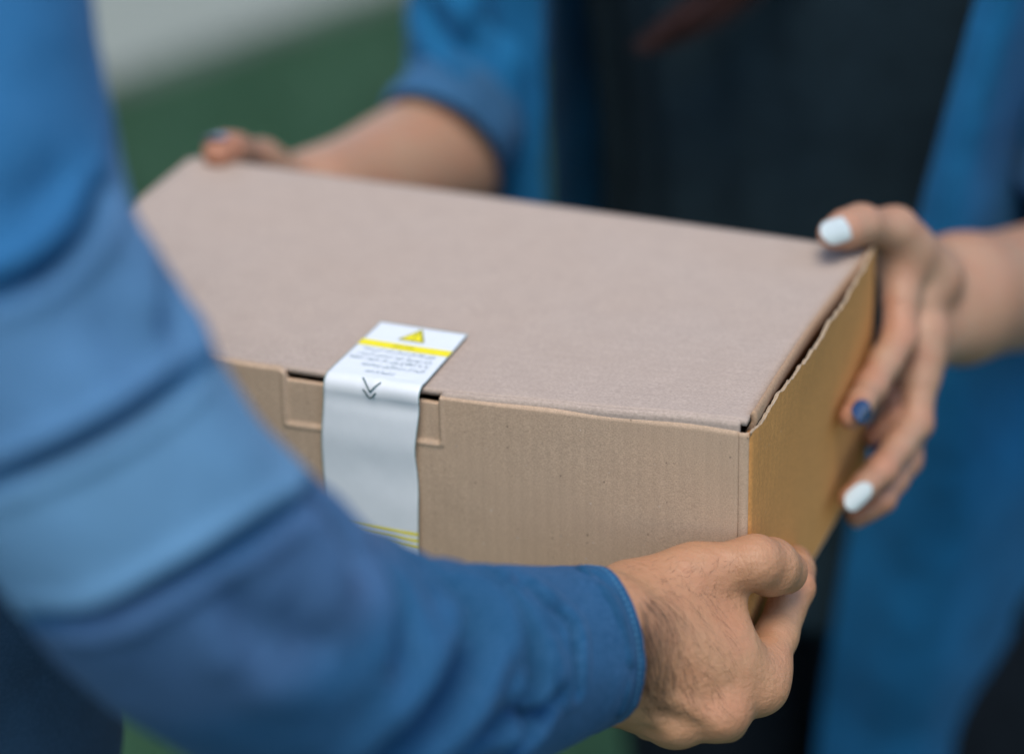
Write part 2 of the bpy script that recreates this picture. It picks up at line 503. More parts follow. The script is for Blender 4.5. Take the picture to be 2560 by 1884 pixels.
for i, (x, y) in enumerate(cf):
    P[i, :, 0] = x - 0.0003; P[i, :, 1] = y - 0.0004 + 0.0003 * noise3(np.stack([0 * zc + x * 300, 0 * zc, zc * 60], -1)); P[i, :, 2] = zc
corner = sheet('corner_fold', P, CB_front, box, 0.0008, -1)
So = side_surface(0); Si = side_surface(1)
n1, n2 = So.shape[:2]
vv = np.concatenate([So.reshape(-1, 3), Si.reshape(-1, 3)])
ff = [tuple(q) for q in grid_faces(n1, n2)] + [tuple(n1 * n2 + i for i in q[::-1]) for q in grid_faces(n1, n2)]
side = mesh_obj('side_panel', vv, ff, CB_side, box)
side['label'] = 'right side panel with a ragged torn top edge'
# cut edge: two liners and the wavy flute between them
ev = []; ef = []
m_ = 460
yy = np.linspace(0.0005, BD - 0.0005, m_)
def edge_at(y, k):     # k 0 outer .. 1 inner
    j = np.clip(np.searchsorted(prof[8:, 1], y) + 8, 9, len(prof) - 1)
    t = (y - prof[j - 1, 1]) / max(prof[j, 1] - prof[j - 1, 1], 1e-6)
    a = So[j - 1, -1] * (1 - t) + So[j, -1] * t; b = Si[j - 1, -1] * (1 - t) + Si[j, -1] * t
    return a * (1 - k) + b * k
for i, y in enumerate(yy):
    fl_ = 0.5 + 0.28 * math.sin(y * 2 * math.pi / 0.0034)
    frz = 0.0009 * float(noise3(V(y * 900, 1, 2)))
    cols = [(0.0, 0.0), (0.10, 0.0004 + frz), (0.2, -0.0012), (fl_ - 0.1, -0.0013), (fl_, 0.0001 - frz), (fl_ + 0.1, -0.0013), (0.82, -0.0013), (0.92, 0.0003), (1.0, 0.0)]
    ks = sorted(c[0] for c in cols)
    for (k, dz), kk in zip(cols, ks):
        q = edge_at(y, min(max(kk, 0), 1)); ev.append((q[0], q[1], q[2] + dz))
ef = grid_faces(m_, 9)
e_ = mesh_obj('cut_edge', ev, ef, CB_edge, side)
# far end of the side panel closes over the back panel

# ------------------------------------------------------------------ warning seal
LW = 0.0462
TOPV = onpl(952, 806, 2, -0.0022)      # far left corner on the lid
A_r = onpl(1174, 833, 2, -0.0022)
L_e = onpl(812, 945, 1, -0.001); R_e = onpl(1052, 985, 1, -0.001)
L_b = onpl(812, 1300, 1, -0.001); R_b = onpl(1048, 1390, 1, -0.001)
lx0, lx1 = (L_e[0] + L_b[0]) / 2, (R_e[0] + R_b[0]) / 2
TL = TOPV[1]
# arc-length profile: top run, soft bend, front run
top_len = TL - 0.003; br = 0.0048; front_len = 0.0965
def label_pt(u, w, lift=0.0):
    """u 0..1 across, w arc length from the far end"""
    x_top = TOPV[0] + (A_r[0] - TOPV[0]) * u
    vf = min(max((w - TL) / front_len, 0), 1)
    x_f = (L_e[0] * (1 - vf) + L_b[0] * vf) * (1 - u) + (R_e[0] * (1 - vf) + R_b[0] * vf) * u
    bend = br * math.pi / 2
    run1 = TL - (br - 0.0012)
    if w < run1:
        t = w / run1; y = TL - w; z = 0; n = V(0, 0, 1); tt = t
    elif w < run1 + bend:
        a = (w - run1) / br; y = br - 0.0012 - br * math.sin(a); z = -br * (1 - math.cos(a)); n = V(0, -math.sin(a), math.cos(a)); tt = 1
    else:
        y = -0.0014; z = -br - (w - run1 - bend); n = V(0, -1, 0); tt = 1
    x = x_top * (1 - tt) + x_f * tt
    wr = 0.0
    if w >= run1 - 0.004:      # bulges and wrinkle over the tab slot
        q = w - run1
        wr += 0.0016 * math.exp(-((q - 0.004) / 0.0035) ** 2) * (0.25 + 0.75 * math.exp(-((u - 0.8) / 0.22) ** 2))
        wr -= 0.0006 * math.exp(-((q - 0.0125) / 0.004) ** 2) * (0.5 + 0.5 * u)
        wr += 0.0008 * math.exp(-((q - 0.030) / 0.014) ** 2)
        wr -= 0.0005 * math.exp(-((q - 0.047) / 0.010) ** 2) * (0.3 + 0.7 * u)
        wr += 0.0007 * math.exp(-((u - 0.52) / 0.05) ** 2) * math.exp(-((q - 0.004) / 0.006) ** 2)
        wr += 0.00016 * float(noise3(V(u * 4, q * 90, 4)))
    dx = 0.0
    if w > run1:
        q = w - run1
        dx = -0.0016 * (math.exp(-((q - 0.034) / 0.014) ** 2)) * (u - 0.0) + 0.0012 * (1 - u) * -math.exp(-((q - 0.04) / 0.02) ** 2)
    base = V(x + dx, y, z)
    zt = float(lidz(np.array(x), np.array(max(y, 0.004)))) if n[2] > 0.02 else float(lidz(np.array(x), np.array(0.004)))
    if n[2] > 0.02: base[2] += zt + 0.0006
    else: base[2] += zt
    return base + n * (0.0012 + wr + lift), n
run1 = TL - (br - 0.0012); FULL = run1 + br * math.pi / 2 + front_len
nu, nw = 28, 150
P = np.array([[label_pt(u, w)[0] for w in np.linspace(0, FULL, nw)] for u in np.linspace(0, 1, nu)])
seal = sheet('warning_label', P, PAPER, box, 0.00012, -1)
seal['label'] = 'white paper warning seal stuck over the lid edge'
def patch(name, poly_uw, mat, lift=0.00025, parent=seal):
    """triangulated flat print following the label: polygon in (u, w)"""
    bm = bmesh.new()
    vs = [bm.verts.new((u, w * 8, 0)) for u, w in poly_uw]
    f = bm.faces.new(vs)
    bmesh.ops.triangulate(bm, faces=[f])
    for it in range(5):
        long = [e for e in bm.edges if e.calc_length() > 0.07]
        if not long: break
        bmesh.ops.subdivide_edges(bm, edges=long, cuts=1)
        bmesh.ops.triangulate(bm, faces=bm.faces[:])
    V2 = [label_pt(v.co.x, v.co.y / 8, lift)[0] for v in bm.verts]
    bm.verts.index_update(); F2 = [[v.index for v in f.verts] for f in bm.faces]
    bm.free()
    return mesh_obj(name, V2, F2, mat, parent)
def strip(name, w0, w1, mat, u0=0.004, u1=0.996, lift=0.00025):
    P = np.array([[label_pt(u, w, lift)[0] for w in np.linspace(w0, w1, 4)] for u in np.linspace(u0, u1, 24)])
    return sheet(name, P, mat, seal)
def w_of(px, py):       # distance along the seal of a point on the lid
    return TL - onpl(px, py, 2, -0.0022)[1]
wb0, wb1 = w_of(905, 846), w_of(893, 860)
strip('yellow_band', wb0, wb1, INK_YELLOW)
wt = w_of(1055, 827); wbase = w_of(1035, 856)
strip('fold_line', 0.0, 0.0006, INK_CUT, lift=0.0002)
patch('warning_triangle', [(0.36, wbase - .0001), (0.62, wbase - .0001), (0.645, wbase - .0009), (0.508, wt - .0004), (0.49, wt - .0004), (0.345, wbase - .0009)], INK_OLIVE, 0.00022)
patch('triangle_fill', [(0.378, wbase - .0012), (0.61, wbase - .0012), (0.499, wt + .0018)], INK_YELLOW, 0.00036)
h_ = wbase - wt
patch('exclamation_mark', [(0.489, wt + h_ * .30), (0.511, wt + h_ * .30), (0.507, wt + h_ * .66), (0.494, wt + h_ * .66)], INK_OLIVE, 0.0005)
patch('exclamation_mark', [(0.490, wt + h_ * .72), (0.510, wt + h_ * .72), (0.510, wt + h_ * .81), (0.490, wt + h_ * .81)], INK_OLIVE, 0.0005)
def chevron(pts, th):
    """two thin strokes following the paper"""
    for (ua, wa), (ub, wb) in zip(pts[:-1], pts[1:]):
        du, dw = (ub - ua) * LW, wb - wa; l = math.hypot(du, dw); nu_, nw_ = -dw / l * th / LW, du / l * th
        ex = th / l * 0.6
        P = np.array([[label_pt(ua + (ub - ua) * t + nu_ * k, wa + (wb - wa) * t + nw_ * k, 0.0005)[0] for k in (-1, 0, 1)] for t in np.linspace(-ex, 1 + ex, 14)])
        sheet('chevron_mark', P, INK_DARK, seal)
cw = run1
chevron([(0.385, cw + 0.0018), (0.50, cw + 0.0064), (0.585, cw + 0.0030)], 0.00030)
chevron([(0.42, cw + 0.0060), (0.497, cw + 0.0088), (0.555, cw + 0.0066)], 0.00030)
for k in range(3):
    w0 = FULL - 0.0256 + k * 0.0036
    strip('yellow_line', w0, w0 + 0.0016, INK_YELLOW)
strip('label_edge', 0.0005, FULL - .0005, INK_CUT, 0.0, 0.009)
strip('label_edge', 0.0005, FULL - .0005, INK_CUT, 0.991, 1.0)
for o_ in list(seal.children):
    if o_.name.startswith('label_edge'):
        u0, u1 = (0.0, 0.009) if o_.name == 'label_edge' else (0.991, 1.0)
        P = np.array([[label_pt(u, w, .0002)[0] for w in np.linspace(0.0005, FULL - .0005, 150)] for u in (u0, u1)])
        me = bpy.data.meshes.new('label_edge')
        me.from_pydata([tuple(p) for p in P.reshape(-1, 3)], [], grid_faces(2, 150)); me.materials.append(INK_CUT); o_.data = me

# printed Persian text, shaped by hand into its joined letter forms
_F = {  # letter: isolated, final, initial, medial presentation forms
 'ا': 'ﺍﺎ', 'ب': 'ﺏﺐﺑﺒ', 'پ': 'ﭖﭗﭘﭙ', 'ت': 'ﺕﺖﺗﺘ', 'ج': 'ﺝﺞﺟﺠ', 'خ': 'ﺥﺦﺧﺨ', 'د': 'ﺩﺪ', 'ر': 'ﺭﺮ', 'ز': 'ﺯﺰ',
 'س': 'ﺱﺲﺳﺴ', 'ش': 'ﺵﺶﺷﺸ', 'ص': 'ﺹﺺﺻﺼ', 'ض': 'ﺽﺾﺿﻀ', 'ط': 'ﻁﻂﻃﻄ', 'ع': 'ﻉﻊﻋﻌ', 'ف': 'ﻑﻒﻓﻔ', 'ق': 'ﻕﻖﻗﻘ', 'ک': 'ﮎﮏﮐﮑ',
 'گ': 'ﮒﮓﮔﮕ', 'ل': 'ﻝﻞﻟﻠ', 'م': 'ﻡﻢﻣﻤ', 'ن': 'ﻥﻦﻧﻨ', 'و': 'ﻭﻮ', 'ه': 'ﻩﻪﻫﻬ', 'ی': 'ﯼﯽﯾﯿ'}
def shape(t):
    out = []
    for i, c in enumerate(t):
        if c not in _F: out.append(c); continue
        prev = i > 0 and t[i - 1] in _F and len(_F[t[i - 1]]) == 4
        nxt = i + 1 < len(t) and t[i + 1] in _F and len(_F[c]) == 4
        f = _F[c]
        out.append(f[3] if prev and nxt else f[1] if prev else f[2] if nxt else f[0])
    return ''.join(reversed(out))
def text_line(txt, u_right, u_left, w_base, height, mat, name='printed_text', lift=0.0004):
    cu = bpy.data.curves.new('txt', 'FONT'); cu.body = shape(txt); cu.size = 1.0; cu.resolution_u = 2
    ob = bpy.data.objects.new('txt', cu); COL.objects.link(ob)
    bpy.context.view_layer.update()
    me = bpy.data.meshes.new_from_object(ob.evaluated_get(bpy.context.evaluated_depsgraph_get()))
    bpy.data.objects.remove(ob, do_unlink=True)
    if len(me.vertices) == 0: return None
    c = np.empty(len(me.vertices) * 3); me.vertices.foreach_get('co', c); c = c.reshape(-1, 3)
    x0, x1 = c[:, 0].min(), c[:, 0].max(); y0, y1 = c[:, 1].min(), c[:, 1].max()
    pts = [label_pt(u_left + (p[0] - x0) / (x1 - x0) * (u_right - u_left), w_base - (p[1] - y0) / (y1 - y0) * height, lift)[0] for p in c]
    return mesh_obj(name, pts, [list(p.vertices) for p in me.polygons], mat, seal, smooth=False)
text_line('هشدار مهم', 0.60, 0.38, wb1 - (wb1 - wb0) * .12, (wb1 - wb0) * .76, INK_OLIVE)
lh = w_of(880, 893) - w_of(893, 877)
tw0 = wb1 + 0.0030
dl = (run1 - wb1 - 0.0035) / 5.1
for k, (t, ur, ul) in enumerate((('طبق تقاضای ارسال کننده این بسته', 0.89, 0.11), ('باید توسط خود شخص گیرنده', 0.90, 0.10), ('یا با اطلاع وی باز شود، لطفا', 0.90, 0.06), ('اکیدا از دستکاری بپرهیزید', 0.90, 0.24))):
    text_line(t, ur, ul, wb1 + dl * (k + 1.0), dl * 0.82, INK_TEXT)
text_line('از اینجا باز شود', 0.64, 0.34, wb1 + dl * 5.15, dl * 0.7, INK_TEXT)

# ------------------------------------------------------------------ skin
def mat_skin(name, base, red, pore=0.25, rough=0.5, sss=0.18, axis=None):
    m = NT(name); co = m.coord()
    big = m.noise(co, 45, 4, 0.6); fine = m.noise(co, 420, 4, 0.65); mid = m.noise(co, 150, 4, 0.6)
    c = m.mix(m.ramp(big, [(0.35, 0.0), (0.68, 1.0)]), base, tuple(b * (1 - w) + r * w for b, r, w in zip(base, red, (0.45,) * 3)))
    at_ = m.add('ShaderNodeAttribute'); at_.attribute_name = 'flush'
    c = m.mix(at_.outputs['Fac'], c, red)
    c = m.mix(m.math('MULTIPLY', m.ramp(mid, [(0.45, 0.0), (0.75, 1.0)]), 0.18), c, tuple(b * 0.72 for b in base))
    c = m.mix(m.math('MULTIPLY', m.ramp(fine, [(0.5, 0.0), (0.8, 1.0)]), 0.16), c, tuple(b * 0.6 for b in base))
    vo = m.add('ShaderNodeTexVoronoi', Scale=900.0); vo.feature = 'DISTANCE_TO_EDGE'; m.link(co, vo.inputs['Vector'])
    cr = m.add('ShaderNodeTexNoise', Scale=1.0, Detail=3.0); m.link(m.coord((90, 330, 330), (0.3, 0.5, 0.2)), cr.inputs['Vector'])
    b = m.bump(m.ramp(vo.outputs[0], [(0.0, 0.0), (0.25, 1.0)]), pore * 0.45, 0.0003)
    b = m.bump(cr.outputs['Fac'], pore, 0.0012, b)
    b = m.bump(fine, pore * 0.6, 0.0006, b)
    if axis is not None:            # skin folds across the knuckles
        q = Vector(axis).to_track_quat('X', 'Z').to_matrix().transposed().to_euler()
        wv = m.add('ShaderNodeTexWave'); wv.wave_type = 'BANDS'; wv.bands_direction = 'X'
        wv.inputs['Scale'].default_value = 130; wv.inputs['Distortion'].default_value = 7.0
        wv.inputs['Detail'].default_value = 3; wv.inputs['Detail Scale'].default_value = 1.2
        m.link(m.coord((1, 1, 1), tuple(q)), wv.inputs['Vector'])
        kn = m.add('ShaderNodeAttribute'); kn.attribute_name = 'knuckle'
        b = m.bump(m.math('MULTIPLY', m.ramp(wv.outputs['Fac'], [(0.0, 0.0), (0.45, 1.0)]), kn.outputs['Fac']), 0.22, 0.0010, b)
    ro = m.math('ADD', m.math('MULTIPLY', mid, 0.2), rough - 0.1)
    return m.set(Base_Color=c, Roughness=ro, Normal=b, Subsurface_Weight=sss, Subsurface_Radius=(0.006, 0.0025, 0.0012),
                 Subsurface_Scale=1.0, Specular_IOR_Level=0.38)
SKIN_M = mat_skin('tanned_skin', (0.43, 0.232, 0.122), (0.46, 0.19, 0.10), 0.55, 0.46, 0.14, tuple(RIGHT * 0.9 - DOWN * 0.2))
SKIN_W = mat_skin('pale_skin', (0.40, 0.245, 0.155), (0.44, 0.17, 0.095), 0.25, 0.48, 0.15, tuple(DOWN * 0.8 - RIGHT * 0.4))

def build_body(name, fn, lo, hi, h, mat, parent, flush=(), knuckle=()):
    v, q = surface_nets(fn, lo, hi, h)
    fl = np.zeros(len(v))
    for c, r, s in flush:
        fl = np.maximum(fl, s * np.exp(-(np.linalg.norm(v - c, axis=1) / r) ** 2))
    kn = np.zeros(len(v))
    for c, r, s in knuckle:
        kn = np.maximum(kn, s * np.exp(-(np.linalg.norm(v - c, axis=1) / r) ** 2))
    return mesh_obj(name, v, q, mat, parent, attrs={'flush': fl, 'knuckle': kn})

class Hand:
    """joint positions in metres; dors = unit vector out of the back of the hand"""
    def __init__(s, wrist, arm, thumb, fingers, dors, fr, tr, palm_r=0.0125, arm_r=(0.026, 0.03), arm_flat=0.010, lat=None, wl=0.017):
        s.w, s.arm, s.th, s.fi, s.do = wrist, arm, thumb, fingers, nrm(dors)
        s.fr, s.tr, s.pr, s.ar, s.af, s.wl = fr, tr, palm_r, arm_r, arm_flat, wl
        ax = nrm(np.mean([f[0] for f in fingers], 0) - wrist)
        s.lat = nrm(np.cross(ax, s.do)) if lat is None else nrm(lat)
        if (fingers[0][0] - fingers[3][0]) @ s.lat < 0: s.lat = -s.lat
        s.extra = []; s.tendon = 0.0026; s.cuts = []
    def __call__(s, p):
        sh = p.shape; p = p.reshape(-1, 3)
        # palm: four metacarpals plus webbing
        w0 = [s.w + s.lat * s.wl * k for k in (0.75, 0.25, -0.25, -0.75)]
        d = None
        for i, f in enumerate(s.fi):
            m = f[0]
            c = cone(p, w0[i] - s.do * 0.001, m - s.do * 0.0035, s.pr * 1.12, s.pr * (0.98, 1.0, .95, .86)[i])
            d = c if d is None else smin(d, c, 0.014)
        for i in range(3):
            a = (w0[i] + w0[i + 1]) / 2 * 0.5 + (s.fi[i][0] + s.fi[i + 1][0]) / 4
            b = (s.fi[i][0] + s.fi[i + 1][0]) / 2 * 0.93 + (w0[i] + w0[i + 1]) / 2 * 0.07
            d = smin(d, cone(p, a - s.do * 0.004, b - s.do * 0.005, s.pr * 1.0, s.pr * 0.82), 0.012)
        # arm
        for sg in (-1, 1):
            d = smin(d, cone(p, s.w + s.lat * s.af * sg, s.arm + s.lat * s.af * sg, s.ar[0], s.ar[1]), 0.03)
        # tendons and knuckles
        if s.tendon:
            for i, f in enumerate(s.fi):
                m = f[0]
                d = smin(d, cone(p, w0[i] * .55 + w0[1] * .45 + s.do * (s.pr * 0.95), m + s.do * (s.pr * 0.86), 0.0016, s.tendon), 0.006)
        for i, f in enumerate(s.fi):
            d = smin(d, cone(p, f[0] + s.do * 0.0008, f[0] * .82 + f[1] * .18 + s.do * 0.0005, s.fr[i][0] * 1.06, s.fr[i][0] * 0.98), 0.007)
        # fingers
        fg = None
        for f, r in zip(s.fi, s.fr):
            g = None
            for k in range(3):
                a, b = f[k], f[k + 1]
                ra, rb = r[k], r[k + 1]
                mid = (a + b) / 2
                c = smin(cone(p, a, mid, ra, (ra + rb) / 2 * 0.94), cone(p, mid, b, (ra + rb) / 2 * 0.94, rb), 0.004)
                g = c if g is None else smin(g, c, 0.0035)
            fg = g if fg is None else smin(fg, g, 0.0012)
        d = smin(d, fg, 0.007)
        # thumb
        t, r = s.th, s.tr
        g = smin(cone(p, t[0], t[1], r[0], r[1]), cone(p, t[1], t[2], r[1], r[2] * 0.96), 0.008)
        g = smin(g, np.linalg.norm(p - t[2], axis=-1) - r[2], 0.006)
        mid = (t[2] + t[3]) / 2
        g = smin(g, smin(cone(p, t[2], mid, r[2] * 0.92, r[3] * 1.04), cone(p, mid, t[3], r[3] * 1.04, r[3] * .86), 0.004), 0.004)
        web = smin(cone(p, t[0], s.fi[0][0] * .62 + w0[0] * .38 - s.do * 0.004, r[0] * 0.9, 0.0085),
                   cone(p, t[0] * .35 + t[1] * .65, s.fi[0][0] * .55 + w0[0] * .45 - s.do * 0.005, 0.009, 0.008), 0.01)
        d = smin(smin(d, web, 0.014), g, 0.010)
        for a, b, r1, r2, k in s.extra: d = smin(d, cone(p, a, b, r1, r2), k)
        for a, b, r1, r2, k in s.cuts: d = smax(d, -cone(p, a, b, r1, r2), k)
        return d.reshape(sh[:-1])

# ---- man's right hand gripping the near bottom corner
M_w = at(1475, 1615, 1.158)
M_arm = at(1245, 1670, 1.110)
M_f = [
    [at(1896, 1712, 1.194), at(1984, 1468, 1.236), at(1990, 1425, 1.258), at(1990, 1400, 1.276)],
    [at(1798, 1776, 1.178), V(0.394, -0.014, -0.1455), V(0.388, 0.018, -0.1400), V(0.381, 0.038, -0.1385)],
    [at(1686, 1796, 1.178), V(0.378, -0.020, -0.1475), V(0.370, 0.012, -0.1410), V(0.363, 0.032, -0.1385)],
    [at(1598, 1752, 1.182), V(0.360, -0.025, -0.1470), V(0.352, 0.000, -0.1410), V(0.345, 0.018, -0.1380)]]
M_t = [at(1580, 1490, 1.178), at(1735, 1432, 1.186), at(1888, 1404, 1.186), at(1962, 1428, 1.208)]
Mh = Hand(M_w, M_arm, M_t, M_f, -FWD * 0.85 + DOWN * 0.35 - RIGHT * 0.1,
          [(0.0112, 0.0098, 0.0088, 0.0075), (0.0112, 0.0098, 0.009, 0.0078), (0.0106, 0.0092, 0.0084, 0.0072), (0.0094, 0.008, 0.0074, 0.0066)],
          (0.0150, 0.0125, 0.0115, 0.0124), palm_r=0.0132, arm_r=(0.0195, 0.0175), arm_flat=0.009)
Mh.extra = [(at(1720, 1470, 1.185), at(1828, 1560, 1.187), 0.0100, 0.0070, 0.012),
            (at(1790, 1462, 1.187), at(1832, 1505, 1.189), 0.0060, 0.0040, 0.010),
            (at(1640, 1560, 1.172), at(1830, 1640, 1.184), 0.0140, 0.0110, 0.016)]
man = empty('person', (-0.35, -0.45, GZ))
tag(man, 'person in blue denim shirt in the foreground, bare hairy hand under the parcel', 'person')
allp = np.array([M_w, M_arm] + [q for f in M_f for q in f] + M_t)
mbody = build_body('body', Mh, allp.min(0) - 0.035, allp.max(0) + 0.035, 0.0010, SKIN_M, man,
   [(M_t[2], .012, .5), (M_t[1], .02, .25), (M_f[0][0], .014, .45), (M_f[1][0], .012, .45), (M_f[2][0], .012, .4), (M_f[0][1], .015, .6), (M_t[3], .012, .35)],
   [(M_t[2] - FWD * .008, .009, 1.0), (M_f[0][0] - FWD * .006, .010, .5), (M_f[1][0] - FWD * .006, .010, .4), (M_w + (M_t[0] - M_w) * .3, .016, .3)])

# ---- woman's hands
woman = empty('person', (0.32, 0.56, GZ))
tag(woman, 'person in open denim shirt over a black top, blue and white nails, behind the parcel', 'person')
FRW = [(0.0104, 0.0095, 0.0082, 0.0064), (0.0098, 0.0088, 0.0076, 0.0060), (0.0098, 0.0091, 0.0079, 0.0062), (0.0088, 0.0080, 0.0072, 0.0058)]
WL_f = [
    [at(2252, 648, 1.385), at(2250, 842, 1.372), at(2178, 966, 1.345), onpl(2128, 1042, 0, 0.4092)],
    [at(2300, 745, 1.396), at(2302, 952, 1.405), at(2246, 1056, 1.386), onpl(2188, 1094, 0, 0.4070)],
    [at(2312, 835, 1.392), at(2288, 1058, 1.384), at(2204, 1174, 1.352), onpl(2126, 1246, 0, 0.4102)],
    [at(2306, 905, 1.394), at(2266, 1150, 1.388), at(2204, 1246, 1.364), onpl(2144, 1290, 0, 0.4085)]]
WL_t = [at(2335, 690, 1.405), at(2238, 574, 1.372), at(2152, 562, 1.352), at(2084, 584, 1.338)]
WLh = Hand(at(2405, 748, 1.455), at(2720, 690, 1.60), WL_t, WL_f, RIGHT * 0.85 - FWD * 0.4, FRW, (0.0128, 0.0108, 0.0098, 0.0096), palm_r=0.0115, arm_r=(0.0235, 0.030), arm_flat=0.008)
WLh.tendon = 0
WLh.extra = [(at(2285, 800, 1.405), at(2248, 985, 1.408), 0.011, 0.010, 0.010), (at(2248, 985, 1.408), at(2215, 1080, 1.405), 0.010, 0.008, 0.008)]
pts = np.array([WLh.w] + [q for f in WL_f for q in f] + WL_t)
flushL = [(q, .011, .65) for f in WL_f for q in f[1:]] + [(WL_t[3], .013, .5), (WL_t[2], .01, .3)]
# right hand, mirrored across the parcel with its own thumb
def mir(q): return V(0.4 - q[0], q[1], q[2])
WR_f = [[mir(q) + V(0.0, 0.002, 0.0) for q in f] for f in WL_f]
WR_t = [at(740, 480, 1.555), at(655, 402, 1.530), at(588, 380, 1.500), at(546, 382, 1.478)]
WR_w = at(800, 522, 1.575); WR_a = at(1085, 408, 1.675)
for f in WR_f: f[0] = f[0] + V(0.0, 0.004, -0.012)
WRh = Hand(WR_w, WR_a, WR_t, WR_f, V(-0.9, 0.2, 0.1), FRW, (0.0130, 0.0110, 0.0098, 0.0105), palm_r=0.0115, arm_r=(0.0240, 0.0375), arm_flat=0.008)
WRh.tendon = 0
WRh.extra = []
for nm, hd in (('L', WLh), ('R', WRh)):
    pp = np.array([hd.w, hd.arm] + [q for f in hd.fi for q in f] + hd.th)
    hd.lo = pp.min(0) - 0.05; hd.hi = pp.max(0) + 0.05
def nail(hd, p, axis, n, length, width, mat, parent, over=0.003):
    """curved varnished plate lying on the finger surface around axis point p"""
    axis = nrm(axis); n = nrm(n - axis * (n @ axis)); side = np.cross(axis, n)
    def surf(q):
        t = 0.0
        for _ in range(40):
            f = float(hd((q + n * t)[None])[0])
            t += -f
            if abs(f) < 1e-5: break
        return t
    t0 = surf(p)
    nu, nv = 13, 11
    P = np.zeros((nu, nv, 3))
    for i in range(nu):
        a = i / (nu - 1) * 2 - 1                       # along
        hw = width / 2 * max(1 - 0.93 * max(a, 0) ** 3.2 - 0.75 * max(-a, 0) ** 3.5, 0.02) ** 0.5
        for j in range(nv):
            b = j / (nv - 1) * 2 - 1
            x = a * length / 2 * (1 - 0.10 * abs(b) ** 2) ; y = b * hw
            h = t0 + 0.0012 - 0.50 * y * y / (width * 0.62) - 0.0009 * max(a, 0) ** 2 + 0.0008 * max(-a, 0) ** 2
            P[i, j] = p + axis * x + side * y + n * h
    o = sheet('fingernail', P, mat, parent, 0.0007, -1)
    m = o.modifiers.new('sub', 'SUBSURF'); m.levels = 1; m.render_levels = 1
    return o

# one skin mesh for the woman: both hands and arms, shoulders and trunk
WSH_R, WSH_L = at(1195, -680, 1.70), V(0.475, 0.62, 0.29)
WEL_R = at(1150, 400, 1.695); WEL_L = at(2760, 685, 1.62)
def wtrunk(p):
    d = cone(p, V(0.27, 0.60, -0.30), V(0.27, 0.60, 0.02), 0.085, 0.085)
    d = smin(d, cone(p, V(0.335, 0.60, -0.30), V(0.335, 0.60, 0.02), 0.085, 0.085), 0.05)
    d = smin(d, cone(p, V(0.22, 0.60, 0.05), V(0.13, 0.60, 0.27), 0.085, 0.055), 0.06)
    d = smin(d, cone(p, V(0.35, 0.60, 0.05), V(0.44, 0.61, 0.27), 0.085, 0.055), 0.06)
    d = smin(d, cone(p, V(0.285, 0.60, 0.1), V(0.285, 0.60, 0.42), 0.09, 0.052), 0.06)
    d = smin(d, smin(cone(p, WSH_R, at(1188, 60, 1.70), 0.036, 0.028), cone(p, at(1188, 60, 1.70), WEL_R, 0.028, 0.032), 0.02), 0.02)
    return smin(d, cone(p, WSH_L, WEL_L, 0.048, 0.038), 0.03)
vs, qs, fl = [], [], []
n0 = 0
for fn, lo, hi, h, flush in ((WLh, WLh.lo, WLh.hi, 0.0016, flushL), (WRh, WRh.lo, WRh.hi + 0.06, 0.0018, [(WR_t[3], .018, .8), (WR_t[2], .012, .4)]), (wtrunk, V(-0.02, 0.44, -0.42), V(0.68, 0.75, 0.50), 0.012, [])):
    v, q = surface_nets(fn, lo, hi, h)
    f = np.zeros(len(v))
    for c, r, s_ in flush: f = np.maximum(f, s_ * np.exp(-(np.linalg.norm(v - c, axis=1) / r) ** 2))
    vs.append(v); qs.append(q + n0); fl.append(f); n0 += len(v)
wv_ = np.concatenate(vs); kn = np.zeros(len(wv_))
for f in WL_f:
    for k_, st_ in ((1, 0.9), (2, 0.8)): kn = np.maximum(kn, st_ * np.exp(-(np.linalg.norm(wv_ - f[k_], axis=1) / 0.0115) ** 2))
kn = np.maximum(kn, 0.8 * np.exp(-(np.linalg.norm(wv_ - WL_t[2], axis=1) / 0.012) ** 2))
wbody = mesh_obj('body', wv_, np.concatenate(qs), SKIN_W, woman, attrs={'flush': np.concatenate(fl), 'knuckle': kn})
GLOSS_W = mat_plain('white_nail_varnish', (0.53, 0.60, 0.58), 0.22, 0.02, 100, 0, 0.5, Coat_Weight=0.5, Coat_Roughness=0.08)
GLOSS_B = mat_plain('blue_nail_varnish', (0.016, 0.042, 0.115), 0.22, 0.06, 100, 0, 0.5, Coat_Weight=0.5, Coat_Roughness=0.08)
GLOSS_G = mat_plain('grey_blue_nail_varnish', (0.16, 0.19, 0.30), 0.25, 0.06, 100, 0, 0.5)
t = WL_t
nl = nail(WLh, t[3] * 1.0 + (t[3] - t[2]) * 0.20, t[3] - t[2], -FWD * 1.0 - DOWN * 0.10, 0.0265, 0.0132, GLOSS_W, wbody)
nl['label'] = 'white varnished thumbnail'
for k, (n_, mt, ln, wd, lb) in enumerate(((-FWD * 1.0 + DOWN * .15, GLOSS_B, 0.0185, 0.0106, 'dark blue varnished fingernail'), (-FWD * 0.4 + RIGHT * .7 + DOWN * 0.1, GLOSS_B, 0.009, 0.0075, 'dark blue varnished fingernail'),
                                (-FWD * 1.0 + RIGHT * 0.1 + DOWN * 0.05, GLOSS_W, 0.0215, 0.0104, 'white varnished fingernail'), (RIGHT * 0.6 + FWD * 0.9 + DOWN * 0.1, GLOSS_W, 0.009, 0.0070, None))):
    f = WL_f[k]
    o_ = nail(WLh, f[3] + nrm(f[3] - f[2]) * 0.001, f[3] - f[2], n_, ln, wd, mt, wbody)
    if lb: o_['label'] = lb
t = WR_t
nl = nail(WRh, t[3] + (t[3] - t[2]) * 0.12, t[3] - t[2], -DOWN * 0.65 - RIGHT * 0.30 - FWD * 0.8, 0.0145, 0.0130, GLOSS_G, wbody)
nl['label'] = 'grey blue varnished thumbnail'

